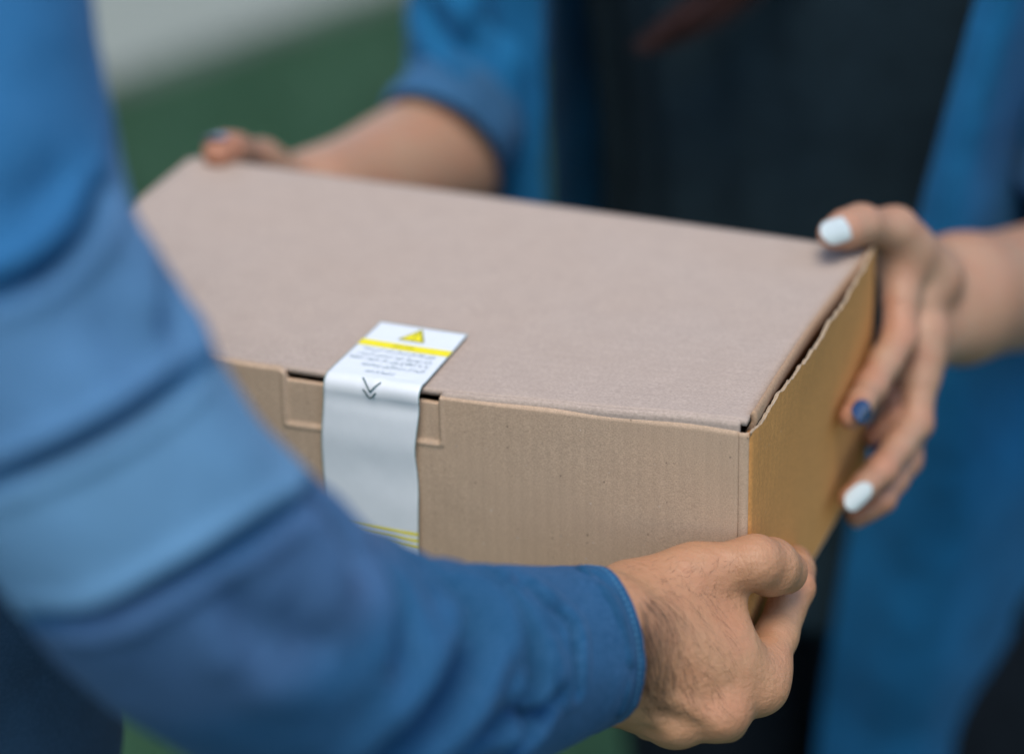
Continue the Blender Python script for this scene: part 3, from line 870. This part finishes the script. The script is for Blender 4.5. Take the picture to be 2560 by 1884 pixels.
# ------------------------------------------------------------------ clothing
def mat_denim(name, base, weave=0.35, var=0.25, bands=None):
    m = NT(name); co = m.coord()
    n1 = m.noise(co, 22, 5, 0.6); n2 = m.noise(co, 520, 4, 0.75); n3 = m.noise(m.coord((160, 160, 1400), (0.4, 0.3, 0)), 1, 2)
    lo = tuple(b * (1 - var) for b in base); hi = tuple(min(1, b * (1 + var)) for b in base)
    c = m.mix(m.ramp(n1, [(0.3, 0.0), (0.72, 1.0)]), lo, hi)
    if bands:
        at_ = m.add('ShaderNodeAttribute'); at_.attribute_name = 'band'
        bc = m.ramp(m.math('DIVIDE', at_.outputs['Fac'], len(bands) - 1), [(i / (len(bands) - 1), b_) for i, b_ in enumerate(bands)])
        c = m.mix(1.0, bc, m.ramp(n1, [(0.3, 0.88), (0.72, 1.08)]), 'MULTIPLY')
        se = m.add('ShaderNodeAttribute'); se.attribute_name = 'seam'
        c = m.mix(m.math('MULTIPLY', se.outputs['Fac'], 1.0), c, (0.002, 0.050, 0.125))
    c = m.mix(m.math('MULTIPLY', m.ramp(n2, [(0.45, 0.0), (0.72, 1.0)]), 0.30), c, tuple(min(1, b * 1.7 + 0.02) for b in base))
    c = m.mix(m.math('MULTIPLY', m.ramp(n3, [(0.5, 0.0), (0.8, 1.0)]), 0.2), c, tuple(b * 0.6 for b in base))
    wv = m.add('ShaderNodeTexWave'); wv.wave_type = 'BANDS'; wv.bands_direction = 'DIAGONAL'
    wv.inputs['Scale'].default_value = 520; wv.inputs['Distortion'].default_value = 1.5
    m.link(co, wv.inputs['Vector'])
    b = m.bump(wv.outputs['Fac'], weave, 0.0004)
    b = m.bump(n2, 0.4, 0.0008, b)
    return m.set(Base_Color=c, Roughness=0.85, Normal=b, Specular_IOR_Level=0.15, Sheen_Weight=0.10, Sheen_Roughness=0.45, Sheen_Tint=(0.55, 0.7, 1.0))
DENIM_M = mat_denim('blue_chambray', (0.012, 0.070, 0.150), 0.5, 0.35)
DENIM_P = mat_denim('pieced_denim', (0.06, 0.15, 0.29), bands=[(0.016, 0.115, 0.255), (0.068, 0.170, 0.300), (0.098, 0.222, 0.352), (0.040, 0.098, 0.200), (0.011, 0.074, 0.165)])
DENIM_W = mat_denim('saturated_denim', (0.008, 0.110, 0.240))
DENIM_IN = mat_denim('rolled_denim', (0.030, 0.105, 0.205))
NAVY = mat_denim('dark_navy_denim', (0.012, 0.038, 0.075))
BLACK = mat_plain('black_cotton', (0.0140, 0.0265, 0.034), 0.95, 0.15, 40, 0.1, 0.08)
BLACK2 = mat_plain('black_trouser_cloth', (0.006, 0.009, 0.013), 0.9, 0.2, 40, 0.1, 0.15)
THREAD = mat_plain('pale_blue_thread', (0.10, 0.30, 0.48), 0.7, 0.2, 300)
SHOE = mat_plain('dark_shoe_leather', (0.02, 0.02, 0.022), 0.5, 0.2, 60, 0.05)

def spline(pts, n):
    """Catmull-Rom through rows of pts (any dims), n samples evenly by parameter"""
    pts = np.asarray(pts, float)
    P = np.concatenate([[2 * pts[0] - pts[1]], pts, [2 * pts[-1] - pts[-2]]])
    seg = len(pts) - 1; t = np.linspace(0, seg, n); i = np.minimum(t.astype(int), seg - 1); f = (t - i)[:, None]
    a, b, c, d = P[i], P[i + 1], P[i + 2], P[i + 3]
    return 0.5 * (2 * b + (c - a) * f + (2 * a - 5 * b + 4 * c - d) * f ** 2 + (3 * b - a - 3 * c + d) * f ** 3)

def tube(pts, radii, ns, nt, up=(0, 0, 1), flat=1.0):
    c = spline(pts, ns); r = spline(np.asarray(radii, float)[:, None], ns)[:, 0]
    tg = np.gradient(c, axis=0); tg /= np.linalg.norm(tg, axis=1)[:, None]
    u = nrm(np.cross(tg[0], V(*up))); out = np.zeros((ns, nt, 3)); N = np.zeros((ns, nt, 3))
    th = np.linspace(0, 2 * math.pi, nt, endpoint=False)
    for i in range(ns):
        u = nrm(u - tg[i] * (u @ tg[i])); w = np.cross(tg[i], u)
        d = np.cos(th)[:, None] * u * flat + np.sin(th)[:, None] * w
        out[i] = c[i] + d * r[i]; N[i] = d
    return out, N

def add_folds(P, N, folds, seed=0, amp=0.0015, freq=28):
    """folds: list of (polyline px/py, width, depth, ridge) traced on the near side, applied in metres"""
    ns, nt = P.shape[:2]
    bv = BVHTree.FromPolygons([tuple(q) for q in P.reshape(-1, 3)], grid_faces(ns, nt, cv=True))
    disp = np.zeros((ns, nt))
    for line, w, dep, ridge in folds:
        pl = spline(line, 20); pts = []
        for x, y in pl:
            v = FWD + RIGHT * (x - 1280) / FPX + DOWN * (y - 942) / FPX
            h = bv.ray_cast(Vector(CAM), Vector(v).normalized())
            if h[0] is not None: pts.append(np.array(h[0]))
        if len(pts) < 2: continue
        pts = np.array(pts)
        dist = np.full((ns, nt), 9.0); tt = np.zeros((ns, nt))
        for k in range(len(pts) - 1):
            a, b = pts[k], pts[k + 1]; ba = b - a
            q = P - a; h = np.clip((q @ ba) / (ba @ ba + 1e-12), 0, 1)
            d = np.linalg.norm(q - h[..., None] * ba, axis=-1)
            m = d < dist; dist = np.where(m, d, dist); tt = np.where(m, (k + h) / (len(pts) - 1), tt)
        fade = np.sin(np.clip(tt, 0.02, 0.98) * math.pi) ** 0.45
        disp += fade * (-1.55 * dep * np.exp(-(dist / (1.2 * w)) ** 2) + 1.2 * ridge * np.exp(-((dist - 2.6 * w) / (1.4 * w)) ** 2))
    nz = noise3(P * freq + seed) * amp + noise3(P * freq * 2.7 + seed + 9) * amp * 0.4
    return P + N * (disp + nz)[..., None]

def tube_obj(name, P, mat, parent, thick=0.0012, caps=False):
    ns, nt = P.shape[:2]
    fc = grid_faces(ns, nt, cv=True)
    i = ns // 2; c = P[i].mean(0)
    nn = np.cross(P[i + 1, 0] - P[i, 0], P[i, 1] - P[i, 0])
    if nn @ (P[i, 0] - c) < 0: fc = [q[::-1] for q in fc]
    o = mesh_obj(name, P.reshape(-1, 3), fc, mat, parent)
    if thick:
        m = o.modifiers.new('solid', 'SOLIDIFY'); m.thickness = thick; m.offset = -1
    return o

# ---- man's shirt
shirt = empty('shirt', (-0.3, -0.45, 0.0)); shirt.parent = man; shirt.matrix_parent_inverse = man.matrix_world.inverted()
mx = [(-190, -330, 0.93, 395), (-142, 55, 0.93, 372), (-25, 600, 0.925, 365), (120, 900, 0.925, 372), (330, 1270, 0.935, 388), (560, 1500, 0.965, 378),
      (830, 1660, 1.015, 338), (1080, 1702, 1.075, 290), (1270, 1662, 1.115, 252), (1420, 1628, 1.1475, 212)]
cp = [at(x, y, d) for x, y, d, r in mx]; cr_ = [r / FPX * d for x, y, d, r in mx]
P, N = tube(cp, cr_, 400, 200)
SEAMS = [[(-60, 745), (90, 690), (190, 600), (262, 470)], [(-40, 1215), (150, 1135), (330, 1040), (490, 925)], [(40, 1545), (240, 1545), (450, 1440), (600, 1350), (765, 1255)],
         [(960, 1352), (985, 1440), (900, 1580), (700, 1720), (560, 1800)]]
FOLDS = [(SEAMS[0], 0.0030, 0.0060, 0.0028), (SEAMS[1], 0.0026, 0.0065, 0.0030), (SEAMS[2], 0.0028, 0.0062, 0.0030),
    ([(425, 690), (442, 790), (430, 850)], 0.0055, 0.0060, 0.002),
    ([(20, 560), (120, 480), (200, 420)], 0.0080, 0.0030, 0.002),
    ([(790, 1245), (850, 1330), (905, 1420)], 0.0050, 0.0070, 0.003),
    ([(960, 1390), (1000, 1480), (1010, 1570), (1000, 1680)], 0.0050, 0.0070, 0.003),
    ([(1090, 1375), (1190, 1440), (1265, 1540), (1305, 1650), (1312, 1780)], 0.0056, 0.0220, 0.0070),
    ([(1040, 1385), (1150, 1500), (1175, 1600), (1120, 1720), (1020, 1830), (920, 1930)], 0.0066, 0.0240, 0.0075),
    ([(1345, 1570), (1368, 1660), (1360, 1780)], 0.0030, 0.0065, 0.0024),
    ([(1405, 1530), (1432, 1565), (1440, 1620), (1448, 1730)], 0.0024, 0.0075, 0.0018),
    ([(1400, 1735), (1300, 1830), (1230, 1900)], 0.0034, 0.0060, 0.0024),
    ([(1330, 1700), (1250, 1790), (1150, 1860)], 0.0036, 0.0050, 0.0024),
    ([(560, 1460), (620, 1560), (670, 1660)], 0.0055, 0.0040, 0.0020),
    ([(700, 1500), (760, 1600), (850, 1640)], 0.0080, 0.0045, 0.0020),
    ([(230, 770), (330, 870), (385, 940)], 0.008, 0.0025, 0.0015),
    ([(1180, 1420), (1260, 1460), (1340, 1470)], 0.0030, 0.0040, 0.0016),
    ([(1290, 1440), (1360, 1500), (1410, 1530)], 0.0030, 0.0040, 0.0016),
]
# the sleeve is pieced from differently washed panels joined by dark seams
sbv = BVHTree.FromPolygons([tuple(q) for q in P.reshape(-1, 3)], grid_faces(*P.shape[:2], cv=True))
ctr = P.mean(1); axd = np.gradient(ctr, axis=0); axd /= np.linalg.norm(axd, axis=1)[:, None]
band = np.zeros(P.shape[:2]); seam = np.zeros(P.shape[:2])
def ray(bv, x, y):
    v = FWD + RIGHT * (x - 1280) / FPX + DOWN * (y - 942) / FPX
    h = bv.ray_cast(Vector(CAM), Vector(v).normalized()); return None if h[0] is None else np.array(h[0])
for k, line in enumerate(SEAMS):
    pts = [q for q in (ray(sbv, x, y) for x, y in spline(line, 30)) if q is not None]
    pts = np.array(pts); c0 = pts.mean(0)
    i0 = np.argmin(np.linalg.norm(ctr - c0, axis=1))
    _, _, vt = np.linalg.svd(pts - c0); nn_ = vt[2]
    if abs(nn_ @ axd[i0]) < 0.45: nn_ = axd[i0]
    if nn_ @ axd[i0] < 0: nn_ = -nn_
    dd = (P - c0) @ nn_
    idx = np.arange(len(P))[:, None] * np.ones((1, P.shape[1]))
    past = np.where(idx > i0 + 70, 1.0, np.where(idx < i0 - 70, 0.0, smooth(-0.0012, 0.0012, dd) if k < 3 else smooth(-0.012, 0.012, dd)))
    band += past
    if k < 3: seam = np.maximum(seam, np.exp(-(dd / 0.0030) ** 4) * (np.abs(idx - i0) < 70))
P = add_folds(P, N, FOLDS, 3.0, 0.0014, 26)
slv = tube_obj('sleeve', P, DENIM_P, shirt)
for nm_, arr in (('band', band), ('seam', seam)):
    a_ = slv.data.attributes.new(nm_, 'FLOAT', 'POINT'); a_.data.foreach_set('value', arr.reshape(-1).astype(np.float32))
slv['label'] = 'bunched blue sleeve with deep creases'
# cuff: a firmer doubled band
cx = [(1380, 1634, 1.1400, 208), (1416, 1627, 1.1475, 216), (1462, 1617, 1.1530, 209), (1504, 1609, 1.1575, 200)]
P, N = tube([at(x, y, d) for x, y, d, r in cx], [r / FPX * d for x, y, d, r in cx], 40, 160)
cuffP = add_folds(P, N, [([(1405, 1520), (1432, 1565), (1440, 1620), (1450, 1720)], 0.0026, 0.0060, 0.0012), ([(1490, 1440), (1460, 1500), (1450, 1560)], 0.003, 0.0014, 0.0007), ([(1470, 1700), (1520, 1690), (1575, 1680)], 0.0025, 0.0012, 0.0006)], 8.0, 0.0009, 70)
cuff = tube_obj('cuff', cuffP, DENIM_M, shirt, 0.0028)
cuff.modifiers['solid'].use_rim = True
# buttonhole and edge stitching on the cuff
cbv = BVHTree.FromPolygons([tuple(q) for q in cuffP.reshape(-1, 3)], grid_faces(*cuffP.shape[:2], cv=True))
def hit(bv, x, y):
    v = FWD + RIGHT * (x - 1280) / FPX + DOWN * (y - 942) / FPX
    h = bv.ray_cast(Vector(CAM), Vector(v).normalized())
    return (None, None) if h[0] is None else (np.array(h[0]), np.array(h[1]) * (-1 if np.array(h[1]) @ FWD > 0 else 1))
def stitch(name, pxs, bv, r, mat, parent, closed=False, lift=0.0002):
    pts = []
    for x, y in pxs:
        p, n = hit(bv, x, y)
        if p is not None: pts.append(p + n * lift)
    if len(pts) < 3: return
    if closed: pts.append(pts[0])
    P, N = tube(pts, [r] * len(pts), len(pts) * 3, 6)
    return tube_obj(name, P, mat, parent, 0)
bh = [(1546 + 17 * math.cos(a) * (1 if abs(math.cos(a)) > .4 else .9), 1627 + 8 * math.sin(a)) for a in np.linspace(0, 2 * math.pi, 20, endpoint=False)]
stitch('buttonhole', bh, cbv, 0.00042, THREAD, cuff, True)
ring = cuffP[-4]
vis = [q for q in ring]
nvis = len(ring)
sv, sf = [], []
for k in range(0, nvis, 2):                 # running stitch 3 mm inside the hem, one joined row
    a, b = cuffP[-6][k], cuffP[-6][(k + 1) % nvis]
    c0 = cuffP[-6].mean(0); n_ = nrm(a - c0); w_ = nrm(cuffP[-1][k] - cuffP[-6][k]) * 0.00022
    i = len(sv)
    sv += [a + n_ * .0001 - w_, b + n_ * .0001 - w_, b + n_ * .0001 + w_, a + n_ * .0001 + w_, (a + b) / 2 + n_ * .0005]
    sf += [(i, i + 1, i + 4), (i + 1, i + 2, i + 4), (i + 2, i + 3, i + 4), (i + 3, i, i + 4)]
st = mesh_obj('hem_stitching', sv, sf, THREAD, cuff); st['kind'] = 'stuff'

# shirt trunk and trousers of the man, left of the frame
TC = V(-0.073, -0.09, 0.0)
P, N = tube([(-0.06, -0.19, 0.40), (-0.06, -0.19, 0.36), (-0.062, -0.17, 0.26), (-0.068, -0.13, 0.12), (-0.073, -0.09, 0.0)], [0.05, 0.105, 0.128, 0.118, 0.108], 80, 120, up=(0, 1, 0), flat=1.38)
P = add_folds(P, N, [], 5, 0.005, 9)
tube_obj('shirt_trunk', P, DENIM_M, shirt)
trs = empty('trousers', (TC[0], TC[1], GZ)); trs.parent = man; trs.matrix_parent_inverse = man.matrix_world.inverted()
L1 = at(-190, 1560, 1.27)
P, N = tube([(-0.073, -0.09, z) for z in (0.03, -0.03, -0.12, -0.21, -0.26)], [0.113, 0.116, 0.116, 0.114, 0.105], 40, 120, up=(0, 1, 0), flat=1.46)
tube_obj('waist', add_folds(P, N, [], 6, 0.003, 12), NAVY, trs)
for base in (L1, L1 + V(-0.17, 0.02, 0)):
    P, N = tube([(base[0], base[1], z) for z in (-0.21, -0.25, -0.5, -0.80, GZ + 0.02)], [0.079, 0.083, 0.074, 0.062, 0.062], 90, 90, up=(0, 1, 0))
    P = add_folds(P, N, [], 2, 0.006, 10)
    tube_obj('trouser_leg', P, NAVY, trs)
def shoe(base, fwd, parent):
    fwd = nrm(fwd)
    fn = lambda p: np.maximum(smin(cone(p, base + V(0, 0, 0.04) - fwd * 0.05, base + V(0, 0, 0.03) + fwd * 0.15, 0.042, 0.034), cone(p, base + V(0, 0, 0.05) - fwd * .03, base + V(0, 0, 0.10) - fwd * 0.03, 0.043, 0.045), 0.03), GZ - p[..., 2])
    v, q = surface_nets(fn, base - 0.24, base + 0.24, 0.008)
    mesh_obj('shoe', v, q, SHOE, parent)
for base in (L1, L1 + V(-0.17, 0.02, 0)): shoe(V(base[0], base[1], GZ), V(0.75, 0.65, 0), man)

# hair on the back of the man's hand
def arm_hair():
    dep = bpy.context.evaluated_depsgraph_get()
    me = mbody.data
    bv = BVHTree.FromPolygons([v.co.copy() for v in me.vertices], [tuple(p.vertices) for p in me.polygons])
    rng = np.random.default_rng(21); v = []; f = []
    def strand(x, y, ang, L, r, curl):
        p, n = hit(bv, x, y)
        if p is None: return
        d = RIGHT * math.cos(ang) + DOWN * math.sin(ang); d = nrm(d - n * (d @ n)); sd_ = np.cross(n, d)
        k0 = len(v); ns = 6
        for i in range(ns):
            t = i / (ns - 1)
            c = p + d * L * t + n * (0.0002 + L * 0.30 * t * (1 - 0.75 * t)) + sd_ * curl * L * t * t
            rr = r * (1 - 0.75 * t)
            for a in (0, 2.09, 4.19): v.append(c + rr * (math.cos(a) * n + math.sin(a) * sd_))
        for i in range(ns - 1):
            for a in range(3):
                b = (a + 1) % 3
                f.append((k0 + i * 3 + a, k0 + i * 3 + b, k0 + i * 3 + 3 + b, k0 + i * 3 + 3 + a))
    for i in range(520):       # dense tuft beside the cuff
        x = 1592 + abs(rng.normal(0, 52)); y = rng.uniform(1490, 1775)
        t = (y - 1490) / 285
        if rng.random() > 0.35 + 0.65 * math.sin(math.pi * min(max(t, 0), 1)) ** 0.7: continue
        strand(x, y, 1.5 - 0.9 * max(t - .45, 0) * 1.5 + 0.25 * (1 - t) + rng.normal(0, 0.24), rng.uniform(.007, .016), 0.000062, rng.normal(0, .25))
    for i in range(400):       # thinner growth over the back of the hand
        x = rng.uniform(1600, 1830); y = rng.uniform(1470, 1790)
        if rng.random() < (x - 1600) / 330: continue
        strand(x, y, 0.95 + rng.normal(0, 0.2), rng.uniform(.006, .013), 0.000045, rng.normal(0, .2))
    for i in range(90):        # fine hair along the thumb
        x = rng.uniform(1560, 1880); y = rng.uniform(1400, 1500)
        strand(x, y, -0.9 + rng.normal(0, 0.5), rng.uniform(.003, .007), 0.000045, rng.normal(0, .3))
    return v, f
HAIR = mat_plain('dark_body_hair', (0.030, 0.020, 0.015), 0.55, 0.2, 200)
hv, hf = arm_hair()
ah = mesh_obj('arm_hair', hv, hf, HAIR, mbody, smooth=True); ah['kind'] = 'stuff'

# ---- woman's black top, denim shirt and trousers
def shell(zs, a, b, cx, cy, fold, nt=220, freq=17):
    a = spline(np.array(a)[:, None], len(zs))[:, 0]; b = spline(np.array(b)[:, None], len(zs))[:, 0]
    th = np.linspace(0, 2 * math.pi, nt, endpoint=False)
    Z, T = np.meshgrid(zs, th, indexing='ij')
    wav = np.sin(T * freq + 1.5 * np.sin(T * 3) + Z * 2) * 0.6 + np.sin(T * freq * 0.53 + 2 - Z * 3) + 0.6 * noise3(np.stack([np.cos(T) * 3, np.sin(T) * 3, Z * 5], -1))
    r = 1 + fold * wav * smooth(0.36, 0.1, Z)
    return np.stack([cx + a[:, None] * np.cos(T) * r, cy + b[:, None] * np.sin(T) * r, Z], -1)
P = shell(np.linspace(-0.40, 0.36, 90), [0.175, 0.172, 0.165, 0.175, 0.19, 0.13], [0.125, 0.118, 0.112, 0.125, 0.125, 0.08], 0.285, 0.60, 0.028)
top = tube_obj('black_top', P, BLACK, woman, 0.001)
wshirt = empty('shirt', (0.32, 0.58, 0.0)); wshirt.parent = woman; wshirt.matrix_parent_inverse = woman.matrix_world.inverted()
def panel(edge, yplane, width, side, prof, label):
    E = spline(np.array([onpl(x, y, 1, yplane) for x, y in edge]), 110)
    nt = 90; P = np.zeros((len(E), nt, 3))
    for j in range(nt):
        t = j / (nt - 1)
        for i in range(len(E)):
            dx, dy = prof(t, i / (len(E) - 1))
            P[i, j, 0] = E[i, 0] + side * dx * width
            P[i, j, 1] = E[i, 1] + dy
        P[:, j, 2] = E[:, 2]
    amp = np.linspace(0, 1, nt)[None] ** 0.3
    q = noise3(np.stack([P[..., 0] * 22, P[..., 1] * 0, P[..., 2] * 5], -1)) * 0.010 * amp
    P[..., 1] += q
    P[..., 1] += noise3(P * 40) * 0.0015
    o = sheet('front_panel', P if side < 0 else P[:, ::-1], DENIM_W, wshirt, 0.0014, 0)
    o['label'] = label
def prof_r(t, v):
    k = 1.0 + 1.9 * float(smooth(0.30, 0.62, v))          # the front edge is narrow above the arm and spreads below it
    q = t / k
    return (t, -0.012 * math.exp(-((q - 0.06) / 0.045) ** 2) + 0.170 * float(smooth(0.09, 0.22, q)) - 0.050 * math.exp(-((q - 0.34) / 0.08) ** 2) + 0.16 * max(t - 0.5, 0) ** 1.3
            + 0.15 * max(v - 0.45, 0) ** 1.2)
def prof_l(t, v):
    return (t, -0.006 * math.exp(-((t - 0.18) / 0.12) ** 2) + 0.020 * float(smooth(0.2, 0.5, t)) + 0.14 * t * t)
panel([(2500, -240), (2440, 0), (2365, 285), (2290, 570), (2185, 1000), (2110, 1330), (2040, 1700), (2000, 1884), (1950, 2250)], 0.440, 0.26, 1, prof_r, 'open front edge of the shirt hanging beside the right arm')
panel([(1352, -300), (1356, 0), (1360, 250), (1366, 500), (1380, 900), (1400, 1300)], 0.462, 0.16, -1, prof_l, 'open front edge of the shirt beside the rolled sleeve')
# back of the shirt
zz = np.linspace(-0.36, 0.34, 50); tt_ = np.linspace(-0.25, math.pi + 0.25, 70)
Zg, Tg = np.meshgrid(zz, tt_, indexing='ij')
P = np.stack([0.285 + 0.21 * np.cos(Tg) * (1 - 0.2 * smooth(0.2, 0.36, Zg)), 0.61 + 0.135 * np.sin(Tg), Zg], -1)
P[..., 1] += noise3(P * 14) * 0.01
sheet('shirt_back', P, DENIM_W, wshirt, 0.0014, 0)
# rolled sleeves
def rolled(cs, wrinkles, label):
    c3 = [at(x, y, d) for x, y, d, r in cs]; rr = [r / FPX * d for x, y, d, r in cs]
    P, N = tube(c3, rr, 150, 140)
    P = add_folds(P, N, wrinkles, 4.0, 0.0045, 20)
    o = tube_obj('sleeve', P, DENIM_W, wshirt); o['label'] = label
    # turned-up cuff in two thick folds
    ax = nrm(c3[1] - c3[0])
    for k, (s0, s1, g) in enumerate(((-0.004, 0.027, 1.065), (0.004, 0.034, 1.03))):
        a = c3[0] + ax * s0; b = c3[0] + ax * s1; m_ = (a + b) / 2
        P, N = tube([a, a * .75 + b * .25, m_, b], [rr[0] * g * .97, rr[0] * g * 1.02, rr[0] * g * 1.0, rr[0] * g * 0.94], 24, 120)
        P = add_folds(P, N, [], 6.0 + k, 0.0022, 26)
        tube_obj('turned_up_cuff', P, DENIM_IN, o, 0.003)
rolled([(1112, 345, 1.665, 166), (1150, 290, 1.675, 164), (1182, 180, 1.685, 168), (1190, 0, 1.69, 170), (1190, -250, 1.69, 180), (1200, -700, 1.69, 200)],
       [([(1010, 150), (1080, 200), (1180, 260)], 0.008, 0.010, 0.004), ([(1060, 30), (1120, 110), (1180, 130)], 0.008, 0.010, 0.004), ([(1250, 0), (1200, 100), (1240, 250)], 0.010, 0.008, 0.003)], 'rolled up denim sleeve above the bare forearm')
eL = WEL_L; sL = WSH_L
def pxd(p):
    v = p - CAM; z = v @ FWD
    return (1280 + FPX * (v @ RIGHT) / z, 942 + FPX * (v @ DOWN) / z, z)
cs = []
for t, r in ((0.12, 0.060), (0.3, 0.060), (0.55, 0.062), (0.8, 0.064), (1.02, 0.066)):
    q = pxd(eL * (1 - t) + sL * t); cs.append((q[0], q[1], q[2], r / q[2] * FPX))
rolled(cs, [], 'rolled up denim sleeve at the right edge')
wtr = empty('trousers', (0.285, 0.60, GZ)); wtr.parent = woman; wtr.matrix_parent_inverse = woman.matrix_world.inverted()
for bx in (0.205, 0.365):
    P, N = tube([(bx, 0.60, z) for z in (-0.30, -0.45, -0.65, -0.85, GZ + 0.03)], [0.086, 0.090, 0.070, 0.058, 0.055], 70, 90, up=(0, 1, 0))
    P = add_folds(P, N, [], 7, 0.005, 10)
    tube_obj('trouser_leg', P, BLACK2, wtr)
    shoe(V(bx, 0.60, GZ), V(0, -1, 0), woman)
# lock of auburn hair over the black top
rng = np.random.default_rng(4); hv = []; hf = []
for i in range(160):
    ox, oy = rng.normal(0, 22), rng.normal(0, 16)
    pts = [onpl(x + ox * k, y + oy * k, 1, 0.452 + rng.normal(0, .003)) for x, y, k in ((1990, -260, 1.4), (1850, -40, 1.2), (1720, 55, 1.0), (1610, 120, .55))]
    P, N = tube(pts, [0.0005, 0.0005, 0.0004, 0.0002], 10, 4)
    n = len(hv); hv += list(P.reshape(-1, 3)); hf += [tuple(n + k for k in q) for q in grid_faces(10, 4, cv=True)]
hl = mesh_obj('hair', hv, hf, mat_plain('auburn_hair', (0.045, 0.018, 0.014), 0.5, 0.2, 100), woman)
